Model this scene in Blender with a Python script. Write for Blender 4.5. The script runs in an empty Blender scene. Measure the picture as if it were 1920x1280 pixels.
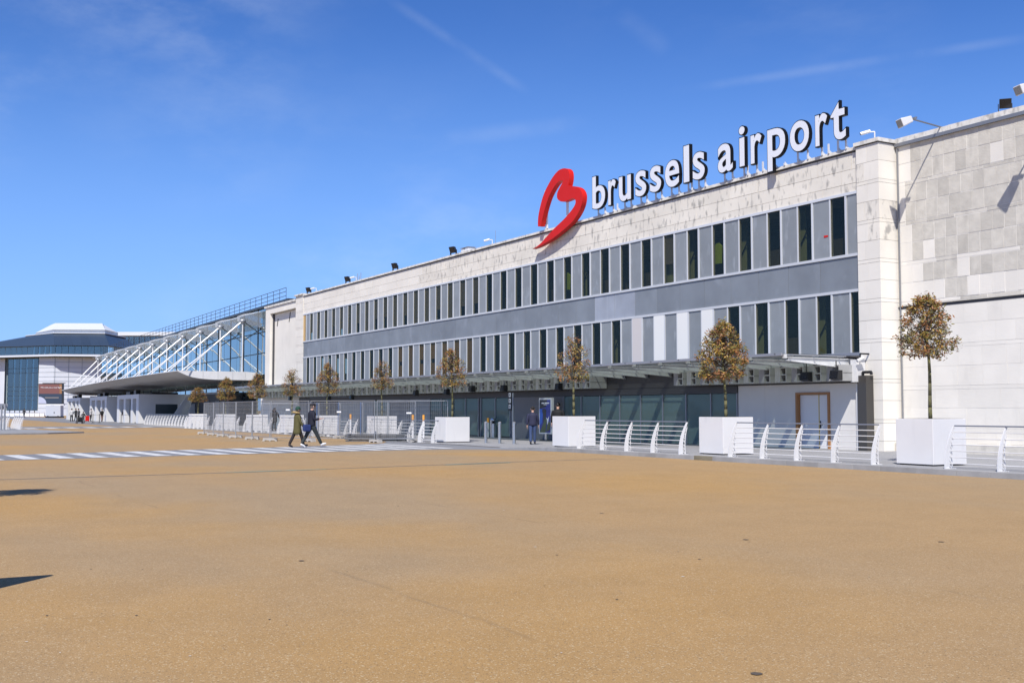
import bpy, bmesh, math, random
from mathutils import Vector, Matrix
rnd = random.Random(11)
sc = bpy.context.scene
COL = sc.collection
# ------------------------------------------------------------------ camera
F_PX, EYE, HOR = 2100.0, 1.55, 768.0
PITCH = math.atan((HOR-640)/F_PX)
YAW = math.pi-math.atan(1195*math.cos(PITCH)/F_PX)
FW = Vector((math.cos(YAW)*math.cos(PITCH), math.sin(YAW)*math.cos(PITCH), math.sin(PITCH)))
RT = Vector((math.sin(YAW), -math.cos(YAW), 0))
UP = RT.cross(FW)
EYEP = Vector((0, 0, EYE))
cam = bpy.data.cameras.new('camera'); cam.sensor_width = 36; cam.lens = F_PX/1920*36
cam.clip_start = .1; cam.clip_end = 6000
co = bpy.data.objects.new('camera', cam); COL.objects.link(co)
M3 = Matrix((RT, UP, -FW)).transposed()
co.matrix_world = Matrix.Translation(EYEP) @ M3.to_4x4()
sc.camera = co
def ray(x, y): return FW*F_PX+RT*(x-960)-UP*(y-640)
def gz(x, y, z=0.): d = ray(x, y); return EYEP+d*((z-EYE)/d.z)      # survey: point of the photo at height z
def gy(x, y, Y): d = ray(x, y); return EYEP+d*(Y/d.y)               # ... on the plane y = Y
def gx(x, y, X): d = ray(x, y); return EYEP+d*(X/d.x)               # ... on the plane x = X
# ------------------------------------------------------------------ light
SUN = Vector((-1.12, 1.0, -1.75)).normalized()
sun = bpy.data.lights.new('sun', 'SUN'); sun.energy = 5.0; sun.angle = math.radians(.53); sun.color = (1, .95, .88)
so = bpy.data.objects.new('sun', sun); COL.objects.link(so)
so.rotation_euler = SUN.to_track_quat('-Z', 'Y').to_euler()
w = bpy.data.worlds.new('World'); sc.world = w; w.use_nodes = True
nt = w.node_tree; N = nt.nodes; L = nt.links
bg = N['Background']; bg.inputs[1].default_value = .102
sky = N.new('ShaderNodeTexSky'); sky.sky_type = 'NISHITA'; sky.sun_disc = False
sky.sun_elevation = math.asin(-SUN.z); sky.sun_rotation = math.atan2(-SUN.x, -SUN.y)
sky.altitude = 1500; sky.air_density = 1.0; sky.dust_density = 0; sky.ozone_density = 3
hs = N.new('ShaderNodeHueSaturation'); hs.inputs['Saturation'].default_value = 1.13; hs.inputs['Value'].default_value = 1.0
tint = N.new('ShaderNodeVectorMath'); tint.operation = 'MULTIPLY'; tint.inputs[1].default_value = (.88, .95, 1.27)
L.new(sky.outputs[0], tint.inputs[0]); L.new(tint.outputs[0], hs.inputs['Color'])
tc = N.new('ShaderNodeTexCoord')
def wmath(op, a, b=None, c=None):
    n = N.new('ShaderNodeMath'); n.operation = op
    for i, v in enumerate((a, b, c)):
        if v is None: continue
        if isinstance(v, (int, float)): n.inputs[i].default_value = v
        else: L.new(v, n.inputs[i])
    return n.outputs[0]
def wdot(v):
    n = N.new('ShaderNodeVectorMath'); n.operation = 'DOT_PRODUCT'; L.new(tc.outputs['Generated'], n.inputs[0]); n.inputs[1].default_value = v
    return n.outputs['Value']
def wnoise(scale, rot, sc3, lo, hi, detail=6, rough=.6):
    m = N.new('ShaderNodeMapping'); m.inputs['Rotation'].default_value = rot; m.inputs['Scale'].default_value = sc3
    L.new(tc.outputs['Generated'], m.inputs['Vector'])
    n = N.new('ShaderNodeTexNoise'); n.inputs['Scale'].default_value = scale; n.inputs['Detail'].default_value = detail; n.inputs['Roughness'].default_value = rough
    L.new(m.outputs[0], n.inputs['Vector'])
    r = N.new('ShaderNodeMapRange'); r.interpolation_type = 'SMOOTHSTEP'; r.inputs[1].default_value = lo; r.inputs[2].default_value = hi
    L.new(n.outputs['Fac'], r.inputs[0]); return r.outputs[0]
cir = wmath('MULTIPLY', wnoise(2.2, (.3, .2, 1.1), (1, 4.5, 9), .38, .78), wnoise(1.3, (0, 0, .4), (1, 1, 2), .36, .66, 3))
fac = wmath('MULTIPLY', cir, .27)
def contrail(p0, p1, width, amount):                                # thin ice trails: bands along a great circle
    a = ray(*p0).normalized(); b = ray(*p1).normalized()
    n = a.cross(b).normalized(); mid = (a+b).normalized(); half = a.dot(mid)
    d = wmath('ABSOLUTE', wdot(n))
    s = N.new('ShaderNodeMapRange'); s.interpolation_type = 'SMOOTHSTEP'; s.inputs[1].default_value = width; s.inputs[2].default_value = 0; L.new(d, s.inputs[0])
    e = N.new('ShaderNodeMapRange'); e.interpolation_type = 'SMOOTHSTEP'; e.inputs[1].default_value = half; e.inputs[2].default_value = half+(1-half)*.8; L.new(wdot(mid), e.inputs[0])
    return wmath('MULTIPLY', wmath('MULTIPLY', s.outputs[0], e.outputs[0]), wmath('MULTIPLY', wnoise(9, (0, .5, .2), (1, 1, 1), .3, .65), amount))
for a in (((715, -10), (1000, 180), .007, .085), ((1240, 175), (1990, 62), .006, .085), ((800, 265), (1120, 228), .011, .075), ((1150, 20), (1260, 100), .013, .045)):
    fac = wmath('ADD', fac, contrail(*a))
sep = N.new('ShaderNodeSeparateXYZ'); L.new(tc.outputs['Generated'], sep.inputs[0])
hz_ = N.new('ShaderNodeMapRange'); hz_.interpolation_type = 'SMOOTHSTEP'; L.new(sep.outputs[2], hz_.inputs[0])
for i_, v_ in enumerate((.36, -.02, 0, .8)): hz_.inputs[i_+1].default_value = v_
hmix = N.new('ShaderNodeMix'); hmix.data_type = 'RGBA'; L.new(hz_.outputs[0], hmix.inputs[0]); L.new(hs.outputs[0], hmix.inputs[6]); hmix.inputs[7].default_value = (2.5, 4.8, 9.5, 1)   # pale blue haze near the horizon
mixn = N.new('ShaderNodeMix'); mixn.data_type = 'RGBA'
L.new(wmath('MINIMUM', fac, .5), mixn.inputs[0]); L.new(hmix.outputs[2], mixn.inputs[6]); mixn.inputs[7].default_value = (7.5, 8.2, 9, 1)
L.new(mixn.outputs[2], bg.inputs[0])
vs = sc.view_settings; vs.view_transform = 'Standard'; vs.look = 'None'; vs.gamma = 1; vs.exposure = .17; vs.use_curve_mapping = False
# ------------------------------------------------------------------ materials
MATS = {}
def P(name, col, rough=.6, metal=0., var=0., vs_=1.5, rand=0., bump=0., bs=40., spec=.5, dirt=None, sheen=0):
    """Principled with world-position noise, per-object brightness and optional dirt (colour, stretch xyz, scale, low, high, amount)."""
    m = bpy.data.materials.new(name); m.use_nodes = True; t = m.node_tree; n = t.nodes; b = n['Principled BSDF']
    b.inputs['Roughness'].default_value = rough; b.inputs['Metallic'].default_value = metal; b.inputs['Specular IOR Level'].default_value = spec
    MATS[name] = m
    c4 = (*col, 1)
    if not (var or rand or bump or dirt):
        b.inputs['Base Color'].default_value = c4; return m
    g = n.new('ShaderNodeNewGeometry')
    rgb = n.new('ShaderNodeRGB'); rgb.outputs[0].default_value = c4; cur = rgb.outputs[0]
    def noise(scale, stretch=(1, 1, 1), detail=5):
        mp = n.new('ShaderNodeMapping'); mp.inputs['Scale'].default_value = stretch; t.links.new(g.outputs['Position'], mp.inputs[0])
        x = n.new('ShaderNodeTexNoise'); x.inputs['Scale'].default_value = scale; x.inputs['Detail'].default_value = detail; t.links.new(mp.outputs[0], x.inputs['Vector'])
        return x.outputs['Fac']
    def mr(src, a, b_, c, d):
        x = n.new('ShaderNodeMapRange'); x.inputs[1].default_value = a; x.inputs[2].default_value = b_; x.inputs[3].default_value = c; x.inputs[4].default_value = d
        t.links.new(src, x.inputs[0]); return x.outputs[0]
    def mul(cur, f):
        x = n.new('ShaderNodeVectorMath'); x.operation = 'SCALE'; t.links.new(cur, x.inputs[0]); t.links.new(f, x.inputs['Scale']); return x.outputs[0]
    if var: cur = mul(cur, mr(noise(vs_), .3, .7, 1-var, 1+var))
    if rand:
        oi = n.new('ShaderNodeObjectInfo'); cur = mul(cur, mr(oi.outputs['Random'], 0, 1, 1-rand, 1+rand))
    if dirt:
        dc, st, s_, lo, hi, am = dirt
        x = n.new('ShaderNodeMix'); x.data_type = 'RGBA'; t.links.new(mr(noise(s_, st, 7), lo, hi, 0, am), x.inputs[0]); t.links.new(cur, x.inputs[6]); x.inputs[7].default_value = (*dc, 1); cur = x.outputs[2]
    t.links.new(cur, b.inputs['Base Color'])
    if bump:
        bp = n.new('ShaderNodeBump'); bp.inputs['Strength'].default_value = bump; bp.inputs['Distance'].default_value = .02
        t.links.new(noise(bs), bp.inputs['Height']); t.links.new(bp.outputs[0], b.inputs['Normal'])
    return m
def glass(name, tint, refl=1., rough=.01, ior=1.5, gloss=(1, 1, 1)):
    m = bpy.data.materials.new(name); m.use_nodes = True; t = m.node_tree; n = t.nodes; n.remove(n['Principled BSDF'])
    tr = n.new('ShaderNodeBsdfTransparent'); tr.inputs[0].default_value = (*tint, 1)
    gl = n.new('ShaderNodeBsdfGlossy'); gl.inputs['Roughness'].default_value = rough; gl.inputs[0].default_value = (*gloss, 1)
    fr = n.new('ShaderNodeFresnel'); fr.inputs[0].default_value = ior
    k = n.new('ShaderNodeMath'); k.operation = 'MULTIPLY'; k.use_clamp = True; t.links.new(fr.outputs[0], k.inputs[0]); k.inputs[1].default_value = refl
    mx = n.new('ShaderNodeMixShader'); t.links.new(k.outputs[0], mx.inputs[0]); t.links.new(tr.outputs[0], mx.inputs[1]); t.links.new(gl.outputs[0], mx.inputs[2])
    t.links.new(mx.outputs[0], n['Material Output'].inputs[0]); MATS[name] = m; return m
STONE = (.72, .68, .60)
P('stone', STONE, .85, var=.07, vs_=.9, rand=.05, bump=.25, bs=25, dirt=((.30, .29, .27), (2.0, 1, .8), 2.6, .54, .68, .8))
P('stone_clean', (.745, .71, .64), .85, var=.05, vs_=.8, rand=.035, bump=.2, bs=25, dirt=((.52, .5, .45), (1.5, 1, .5), 1.1, .6, .8, .4))
P('stone_grey', (.56, .53, .465), .88, var=.09, vs_=3.5, rand=.1, bump=.4, bs=18, dirt=((.36, .34, .30), (1.4, 1, .5), 2.4, .55, .76, .45))
P('mortar', (.74, .72, .68), .9)
P('joint', (.3, .29, .27), .9)
P('coping', (.7, .68, .63), .85, var=.15, vs_=3, dirt=((.25, .24, .22), (2, 1, 1), 2.5, .5, .7, .7))
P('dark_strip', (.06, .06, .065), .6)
P('steel_strip', (.26, .27, .29), .45, .5)
P('zinc', (.25, .275, .30), .5, .25, var=.12, vs_=.8, rand=.09, dirt=((.36, .39, .43), (1.2, 1, .9), 1.1, .58, .78, .6))
P('zinc_light', (.38, .41, .46), .5, .25, var=.1, vs_=1.2, rand=.06, dirt=((.5, .53, .57), (4, 1, .5), 1.2, .55, .75, .5))
P('panel', (.268, .288, .30), .45, .15, var=.07, vs_=1.5, rand=.07, dirt=((.42, .45, .48), (3, 1, 1), 1.5, .58, .75, .5))
P('white_panel', (.78, .78, .75), .5, rand=.02)
P('beige_panel', (.62, .58, .56), .6, rand=.04)
P('mullion', (.66, .67, .68), .4, .2, rand=.06)
P('frame_grey', (.30, .31, .34), .4, .3)
P('frame_dark', (.04, .045, .05), .4, .2)
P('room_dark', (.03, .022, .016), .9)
P('room_floor', (.12, .1, .08), .9)
P('room_green', (.40, .45, .26), .8)
P('blind_tan', (.34, .295, .27), .8, rand=.15)
P('blind_orange', (.55, .33, .16), .8, rand=.1)
P('wood_strip', (.55, .37, .16), .7)
P('hivis', (.55, .75, .05), .7)
glass('pane', (.62, .62, .55), .11)

glass('canopy_glass', (.52, .56, .545), .22, .02)
glass('hall_glass', (.6, .7, .71), 2.8, .015, 1.6, (.74, .82, .80)); P('hall_back', (.34, .40, .40), .7, var=.3, vs_=.3)
glass('tower_glass', (.5, .6, .66), 5., .02, 1.5, (.74, .82, .82)); P('far_glass_back', (.26, .33, .36), .6)
def frosted(name, col, amount):
    m = glass(name, (.9, .92, .93) if name == 'fin_glass' else (.5, .66, .66), .6 if name == 'fin_glass' else .8, .05 if name == 'fin_glass' else .01); t = m.node_tree; n = t.nodes; out = n['Material Output']; old = out.inputs[0].links[0].from_socket
    d = n.new('ShaderNodeBsdfDiffuse'); d.inputs[0].default_value = (*col, 1); x = n.new('ShaderNodeMixShader'); x.inputs[0].default_value = amount
    t.links.new(old, x.inputs[1]); t.links.new(d.outputs[0], x.inputs[2]); t.links.new(x.outputs[0], out.inputs[0])
frosted('fin_glass', (.7, .71, .73), .42); frosted('shop_glass', (.24, .33, .31), .62)
P('shop_back', (.22, .27, .27), .8)
P('white_steel', (.70, .695, .69), .4, .1, var=.04, vs_=2)
P('bracket', (.36, .36, .35), .5, .1, var=.08, vs_=4)
P('beam', (.66, .67, .67), .45, .2, var=.08, vs_=3)
P('galv', (.36, .375, .39), .45, .6, var=.08, vs_=5)
P('rail_top', (.3, .31, .33), .4, .6)
P('planter_white', (.70, .69, .68), .38, var=.025, vs_=1.2, dirt=((.5, .5, .49), (3, 3, .5), 1.2, .6, .8, .4))
P('soil', (.06, .045, .03), .95, var=.3, vs_=9, bump=1, bs=30)
P('hoarding', (.68, .665, .64), .55, var=.03, vs_=1.5, dirt=((.6, .6, .58), (2, 1, .6), 1.4, .6, .8, .4))
P('grey_wall', (.19, .19, .20), .6, var=.06, vs_=1)
P('dark_fascia', (.065, .064, .066), .5, .2)
P('dark_column', (.085, .08, .075), .3, .5)
P('wood_frame', (.36, .17, .06), .5)
P('door_white', (.72, .73, .75), .45)
P('brass', (.55, .42, .16), .35, .8)
P('black', (.012, .012, .013), .45)
P('black_gloss', (.012, .012, .014), .25)
P('lamp_glass', (.35, .37, .36), .1)
P('red', (.60, .014, .009), .5, var=.03, vs_=1, spec=.25)
P('sign_white', (.74, .76, .81), .4)
P('sign_black', (.006, .006, .007), .5, spec=.2)
P('kerb', (.27, .27, .27), .85, var=.14, vs_=2.5, rand=.1, bump=.3, bs=30)
P('kerb_brown', (.19, .17, .12), .85, var=.2, vs_=3, bump=.3)
P('paint_white', (.60, .60, .585), .7, var=.08, vs_=2, dirt=((.27, .28, .29), (1, 1, 1), 3.5, .5, .68, .75))
P('seal_dark', (.15, .145, .14), .8, var=.2, vs_=3)
P('seal_teal', (.16, .36, .31), .7, dirt=((.36, .27, .15), (1, 1, 1), 5, .48, .62, .8))
P('gum', (.09, .07, .05), .9)
P('litter', (.6, .58, .52), .8)
P('concrete', (.40, .39, .37), .9, var=.12, vs_=5, bump=.3)
P('stack_grey', (.14, .145, .15), .5, .4, rand=.25)
P('stainless', (.62, .63, .64), .22, .95)
P('orange', (.85, .38, .04), .5)
P('blue_paint', (.06, .12, .27), .5)
P('sign_blue', (.03, .12, .5), .5)
P('tag_white', (.8, .8, .82), .5)
P('bark', (.10, .095, .05), .9, var=.3, vs_=14, bump=.5, bs=60, dirt=((.2, .19, .06), (1, 1, .8), 9, .45, .62, .6))
P('twig', (.07, .055, .045), .9)
for n_, c_ in (('leaf_green', (.22, .18, .035)), ('leaf_yellow', (.40, .26, .05)), ('leaf_rust', (.31, .13, .04)), ('leaf_brown', (.19, .095, .045)), ('leaf_olive', (.12, .11, .03))):
    P(n_, c_, .5, spec=.6)
P('skin', (.50, .30, .22), .55)
P('far_white', (.56, .59, .64), .5, rand=.02, var=.03, vs_=.2)
P('far_dark_roof', (.035, .055, .085), .4, .1, rand=.12)
P('far_line', (.13, .17, .21), .6)
P('roof_white', (.62, .64, .66), .5)
P('soffit', (.40, .385, .37), .4, .5, var=.05, vs_=.4)
P('portal_white', (.7, .7, .7), .5, var=.02)
P('hall_dark', (.02, .022, .025), .5)
P('mirror_dark', (.05, .07, .08), .05, spec=1.)
P('screen_red', (.20, .085, .075), .5); P('screen_orange', (.30, .15, .07), .5); P('screen_navy', (.035, .055, .09), .5); P('screen_pale', (.48, .5, .62), .5)
P('poster_blue', (.02, .11, .5), .3); P('poster_navy', (.02, .03, .25), .3); P('poster_green', (.06, .09, .035), .3); P('poster_black', (.012, .012, .016), .3)
P('van_grey', (.52, .54, .58), .45)
# grounds ---------------------------------------------------------------
def ground_mat(name, base, alt, warm, fleck=True):
    m = bpy.data.materials.new(name); m.use_nodes = True; t = m.node_tree; n = t.nodes; b = n['Principled BSDF']; MATS[name] = m
    b.inputs['Roughness'].default_value = .85; b.inputs['Specular IOR Level'].default_value = .3
    g = n.new('ShaderNodeNewGeometry')
    def noise(scale, stretch=(1, 1, 1), detail=6, rough=.6, rot=0):
        mp = n.new('ShaderNodeMapping'); mp.inputs['Scale'].default_value = stretch; mp.inputs['Rotation'].default_value = (0, 0, rot); t.links.new(g.outputs['Position'], mp.inputs[0])
        x = n.new('ShaderNodeTexNoise'); x.inputs['Scale'].default_value = scale; x.inputs['Detail'].default_value = detail; x.inputs['Roughness'].default_value = rough
        t.links.new(mp.outputs[0], x.inputs['Vector']); return x.outputs['Fac']
    def mr(src, a, b_, c, d, smooth=True):
        x = n.new('ShaderNodeMapRange'); x.interpolation_type = 'SMOOTHSTEP' if smooth else 'LINEAR'
        for i, v in enumerate((a, b_, c, d)): x.inputs[i+1].default_value = v
        t.links.new(src, x.inputs[0]); return x.outputs[0]
    def mix(f, a, b_):
        x = n.new('ShaderNodeMix'); x.data_type = 'RGBA'; t.links.new(f, x.inputs[0])
        for i, v in ((6, a), (7, b_)):
            if isinstance(v, tuple): x.inputs[i].default_value = (*v, 1)
            else: t.links.new(v, x.inputs[i])
        return x.outputs[2]
    def scl(c, f):
        x = n.new('ShaderNodeVectorMath'); x.operation = 'SCALE'; t.links.new(c, x.inputs[0]); t.links.new(f, x.inputs['Scale']); return x.outputs[0]
    c = mix(mr(noise(.11, (.35, 1.3, 1), 4, .5, .35), .42, .68, 0, .8), base, alt)     # worn, greyed wheel tracks
    c = mix(mr(noise(.12, (1, 1, 1), 4, .5), .46, .7, 0, .8), c, warm)                 # fresher ochre patches
    c = scl(c, mr(noise(.9, (1, 1, 1), 8, .7), .3, .7, .945, 1.055))
    c = scl(c, mr(noise(130, detail=3), .3, .7, .76, 1.24))
    if fleck:
        v = n.new('ShaderNodeTexVoronoi'); v.inputs['Scale'].default_value = 95; t.links.new(g.outputs['Position'], v.inputs['Vector'])
        sv = n.new('ShaderNodeSeparateColor'); t.links.new(v.outputs['Color'], sv.inputs[0])
        c = mix(mr(sv.outputs[0], .9, .95, 0, .5), c, (.6, .5, .33))
        c = mix(mr(sv.outputs[1], .9, .95, 0, .5), c, (.12, .085, .05))
        c = mix(mr(noise(.7, (.25, 2.2, 1), 9, .75, .2), .66, .74, 0, .45), c, (.16, .12, .075))  # thin smears and scuffs
        # paving lane seams: thin wandering dark lines every 3.6 m across the plaza
        sx = n.new('ShaderNodeSeparateXYZ'); t.links.new(g.outputs['Position'], sx.inputs[0])
        wob = n.new('ShaderNodeMath'); wob.operation = 'MULTIPLY_ADD'; t.links.new(noise(.5, (1, 1, 1), 4), wob.inputs[0]); wob.inputs[1].default_value = .35; t.links.new(sx.outputs[1], wob.inputs[2])
        pp = n.new('ShaderNodeMath'); pp.operation = 'PINGPONG'; t.links.new(wob.outputs[0], pp.inputs[0]); pp.inputs[1].default_value = 2.05
        s = mr(pp.outputs[0], .05, .0, 0, .3); gate = mr(noise(.25, (1, .4, 1), 4), .52, .62, 0, 1)
        k = n.new('ShaderNodeMath'); k.operation = 'MULTIPLY'; t.links.new(s, k.inputs[0]); t.links.new(gate, k.inputs[1])
        c = mix(k.outputs[0], c, (.14, .10, .06))
    t.links.new(c, b.inputs['Base Color'])
    bp = n.new('ShaderNodeBump'); bp.inputs['Strength'].default_value = .4; bp.inputs['Distance'].default_value = .008
    t.links.new(noise(150, detail=4), bp.inputs['Height']); t.links.new(bp.outputs[0], b.inputs['Normal'])
ground_mat('tan_asphalt', (.352, .226, .102), (.305, .222, .13), (.385, .228, .076))
ground_mat('grey_asphalt', (.20, .205, .22), (.25, .25, .255), (.17, .175, .185), False)
ground_mat('paving', (.29, .29, .295), (.33, .33, .33), (.25, .25, .255), False)
# ------------------------------------------------------------------ mesh helpers
class G:
    def __init__(s): s.v = []; s.f = []; s.mi = []; s.cur = 0
    def add(s, vs_, fs):
        k = len(s.v); s.v += [tuple(p) for p in vs_]
        for f in fs: s.f.append(tuple(i+k for i in f)); s.mi.append(s.cur)
        return s
    def box(s, x0, y0, z0, x1, y1, z1):
        x0, x1 = min(x0, x1), max(x0, x1); y0, y1 = min(y0, y1), max(y0, y1); z0, z1 = min(z0, z1), max(z0, z1)
        return s.add([(x0, y0, z0), (x1, y0, z0), (x1, y1, z0), (x0, y1, z0), (x0, y0, z1), (x1, y0, z1), (x1, y1, z1), (x0, y1, z1)],
                     [(0, 3, 2, 1), (4, 5, 6, 7), (0, 1, 5, 4), (1, 2, 6, 5), (2, 3, 7, 6), (3, 0, 4, 7)])
    def tube(s, p, q, r, n=8, r2=None):
        p = Vector(p); q = Vector(q); d = (q-p)
        if d.length < 1e-6: return s
        d.normalize(); a = d.orthogonal().normalized(); b = d.cross(a); r2 = r if r2 is None else r2
        vs_ = []
        for c, rr in ((p, r), (q, r2)):
            for i in range(n):
                t = 2*math.pi*i/n; vs_.append(c+a*math.cos(t)*rr+b*math.sin(t)*rr)
        return s.add(vs_, [(i, (i+1) % n, n+(i+1) % n, n+i) for i in range(n)]+[tuple(range(n-1, -1, -1)), tuple(range(n, 2*n))])
    def path(s, pts, r, n=8):
        for i in range(len(pts)-1): s.tube(pts[i], pts[i+1], r if not isinstance(r, (list, tuple)) else r[i], n, r if not isinstance(r, (list, tuple)) else r[i+1])
        return s
    def prism(s, pts, plane, a, b):
        n = len(pts)
        mk = {'xz': lambda p, c: (p[0], c, p[1]), 'yz': lambda p, c: (c, p[0], p[1]), 'xy': lambda p, c: (p[0], p[1], c)}[plane]
        vs_ = [mk(p, a) for p in pts]+[mk(p, b) for p in pts]
        return s.add(vs_, [tuple(range(n)), tuple(range(2*n-1, n-1, -1))]+[(i, i+n, (i+1) % n+n, (i+1) % n) for i in range(n)])
    def hexa(s, p): return s.add(p, [(0, 3, 2, 1), (4, 5, 6, 7), (0, 1, 5, 4), (1, 2, 6, 5), (2, 3, 7, 6), (3, 0, 4, 7)])
    def quad(s, *p): return s.add(p, [tuple(range(len(p)))])
    def lathe(s, prof, c, n=16):
        c = Vector(c); vs_ = []
        for r, z in prof:
            for i in range(n): t = 2*math.pi*i/n; vs_.append((c.x+r*math.cos(t), c.y+r*math.sin(t), c.z+z))
        m = len(prof)
        fs = [(j*n+i, j*n+(i+1) % n, (j+1)*n+(i+1) % n, (j+1)*n+i) for j in range(m-1) for i in range(n)]
        return s.add(vs_, fs+[tuple(range(n-1, -1, -1)), tuple(range((m-1)*n, m*n))])
    def ball(s, c, rx, ry=None, rz=None, nu=12, nv=8):
        ry = rx if ry is None else ry; rz = rx if rz is None else rz; c = Vector(c); vs_ = [(c.x, c.y, c.z-rz)]
        for j in range(1, nv):
            ph = -math.pi/2+math.pi*j/nv
            for i in range(nu): t = 2*math.pi*i/nu; vs_.append((c.x+rx*math.cos(ph)*math.cos(t), c.y+ry*math.cos(ph)*math.sin(t), c.z+rz*math.sin(ph)))
        vs_.append((c.x, c.y, c.z+rz)); fs = []
        for i in range(nu): fs.append((0, 1+(i+1) % nu, 1+i))
        for j in range(nv-2):
            for i in range(nu): a = 1+j*nu; fs.append((a+i, a+(i+1) % nu, a+nu+(i+1) % nu, a+nu+i))
        last = len(vs_)-1; a = 1+(nv-2)*nu
        for i in range(nu): fs.append((a+i, a+(i+1) % nu, last))
        return s.add(vs_, fs)
    def build(s, name, mat, parent=None, smooth=False, bevel=0):
        off = Vector()
        p = parent
        while p is not None: off += p.location; p = p.parent
        me = bpy.data.meshes.new(name); me.from_pydata([(a-off.x, b-off.y, c-off.z) for a, b, c in s.v], [], s.f)
        mats = mat if isinstance(mat, (list, tuple)) else [mat]
        for m in mats: me.materials.append(MATS[m])
        if len(mats) > 1: me.polygons.foreach_set('material_index', s.mi)
        bm = bmesh.new(); bm.from_mesh(me); bmesh.ops.recalc_face_normals(bm, faces=bm.faces) if len(s.f) < 3000 else None; bm.to_mesh(me); bm.free()
        if smooth: me.polygons.foreach_set('use_smooth', [True]*len(me.polygons))
        o = bpy.data.objects.new(name, me); COL.objects.link(o); o.parent = parent
        if bevel:
            b = o.modifiers.new('bevel', 'BEVEL'); b.width = bevel; b.segments = 2; b.limit_method = 'ANGLE'
        return o
def tag(o, label=None, cat=None, group=None, kind=None):
    if label: o['label'] = label
    if cat: o['category'] = cat
    if group: o['group'] = group
    if kind: o['kind'] = kind
    return o
def thing(name, loc, label, cat, group=None):
    o = bpy.data.objects.new(name, None); COL.objects.link(o); o.location = loc; o.empty_display_size = .2
    return tag(o, label, cat, group)
def clone(o, parent=None):
    c = o.copy(); COL.objects.link(c); c.parent = parent
    for ch in list(o.children): clone(ch, c)
    return c
def bx(name, mat, parent, *a, **k): return G().box(*a).build(name, mat, parent, **k)
def share(o, parent, dx=0, dy=0, dz=0):                              # a copy of a piece with shared mesh data
    c = o.copy(); COL.objects.link(c); c.parent = parent; c.location = (o.location.x+dx, o.location.y+dy, o.location.z+dz); return c
ORD = ['first', 'second', 'third', 'fourth', 'fifth', 'sixth', 'seventh', 'eighth', 'ninth', 'tenth', 'eleventh', 'twelfth', 'thirteenth', 'fourteenth', 'fifteenth', 'sixteenth']
# ================================================================== GROUND
K = .8159                                           # survey scale of the facade
def zk(z): return EYE+(z-EYE)*K
YK, YS, YF, YW = 22.35, 30.12, 30.35, 31.09           # kerb, shop front, facade, right wall planes
g = G(); 
xs = [-2500, -400, -140, -100, -70, -50, -40, -30, -20, -10, 0, 10, 60, 400, 1500]; ys = [-1500, -200, -20, 0, 5, 10, 15, 20, 30, 60, 400, 1800]
for j in range(len(ys)): g.v += [(x, ys[j], 0) for x in xs]
for j in range(len(ys)-1):
    for i in range(len(xs)-1): g.f.append((j*len(xs)+i, j*len(xs)+i+1, (j+1)*len(xs)+i+1, (j+1)*len(xs)+i)); g.mi.append(0)
tag(g.build('ground', 'tan_asphalt'), kind='structure')
def pz(x): return .13 if x > -36.4 else (.02 if x < -39.6 else .02+.11*(x+39.6)/3.2)
# pavement in front of the building, ramping down to the crossing
g = G(); px_ = [-4, -20, -30, -36.4, -38, -39.6, -43, -60, -90, -124]
for i in range(len(px_)-1):
    a, b = px_[i], px_[i+1]; g.quad((a, YK, pz(a)), (a, YW+.6, pz(a)), (b, YW+.6, pz(b)), (b, YK, pz(b)))
tag(g.build('pavement', 'paving'), kind='structure')
# narrow slab joints in the pavement near the camera
kb = tag(bpy.data.objects.new('kerb', None), kind='structure'); COL.objects.link(kb)
x = -4.2; i = 0
while x > -39.6:
    ln = 1.0+rnd.uniform(-.12, .25); a, b = x, x-ln
    za, zb = pz(a)+.004, pz(b)+.004
    G().hexa([(b+.008, YK-.16, -.05), (a, YK-.16, -.05), (a, YK+.012, -.05), (b+.008, YK+.012, -.05), (b+.008, YK-.145, zb), (a, YK-.145, za), (a, YK+.012, za), (b+.008, YK+.012, zb)]).build('kerb_stone', 'kerb_brown' if i in (21,) else 'kerb', kb, bevel=.008)
    x = b; i += 1
# crossing: grey strip over the tan asphalt and its stripes
def xn(y): return -37.7-.15*(y-3.4)                                    # near and far edge of the crossing strip
def xf(y): return -42.2-.31*(y-3.8)
g = G(); edge = [(y, xf(y), xn(y)) for y in (-30., 0, 10, 17)]+[(19.2, xf(19.2)-.3, xn(19.2)+.5), (20.6, xf(20.6)-1, xn(20.6)+1.6), (21.6, xf(21.6)-2.6, xn(21.6)+3.2), (YK+.02, xf(22)-5, xn(22)+6)]
for i in range(len(edge)-1):
    (y0, a0, b0), (y1, a1, b1) = edge[i], edge[i+1]; g.quad((a0, y0, .004), (b0, y0, .004), (b1, y1, .004), (a1, y1, .004))
tag(g.build('crossing_road', 'grey_asphalt'), kind='structure')
cw = tag(bpy.data.objects.new('crossing_stripes', None), kind='structure'); COL.objects.link(cw)
yy = -8.6
while yy < 20.4:
    G().quad((xf(yy)+.3, yy-.15, .008), (xn(yy)-.3, yy+.1, .008), (xn(yy)-.3, yy+.6, .008), (xf(yy)+.3, yy+.35, .008)).build('stripe', 'paint_white', cw); yy += 1.05
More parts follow.
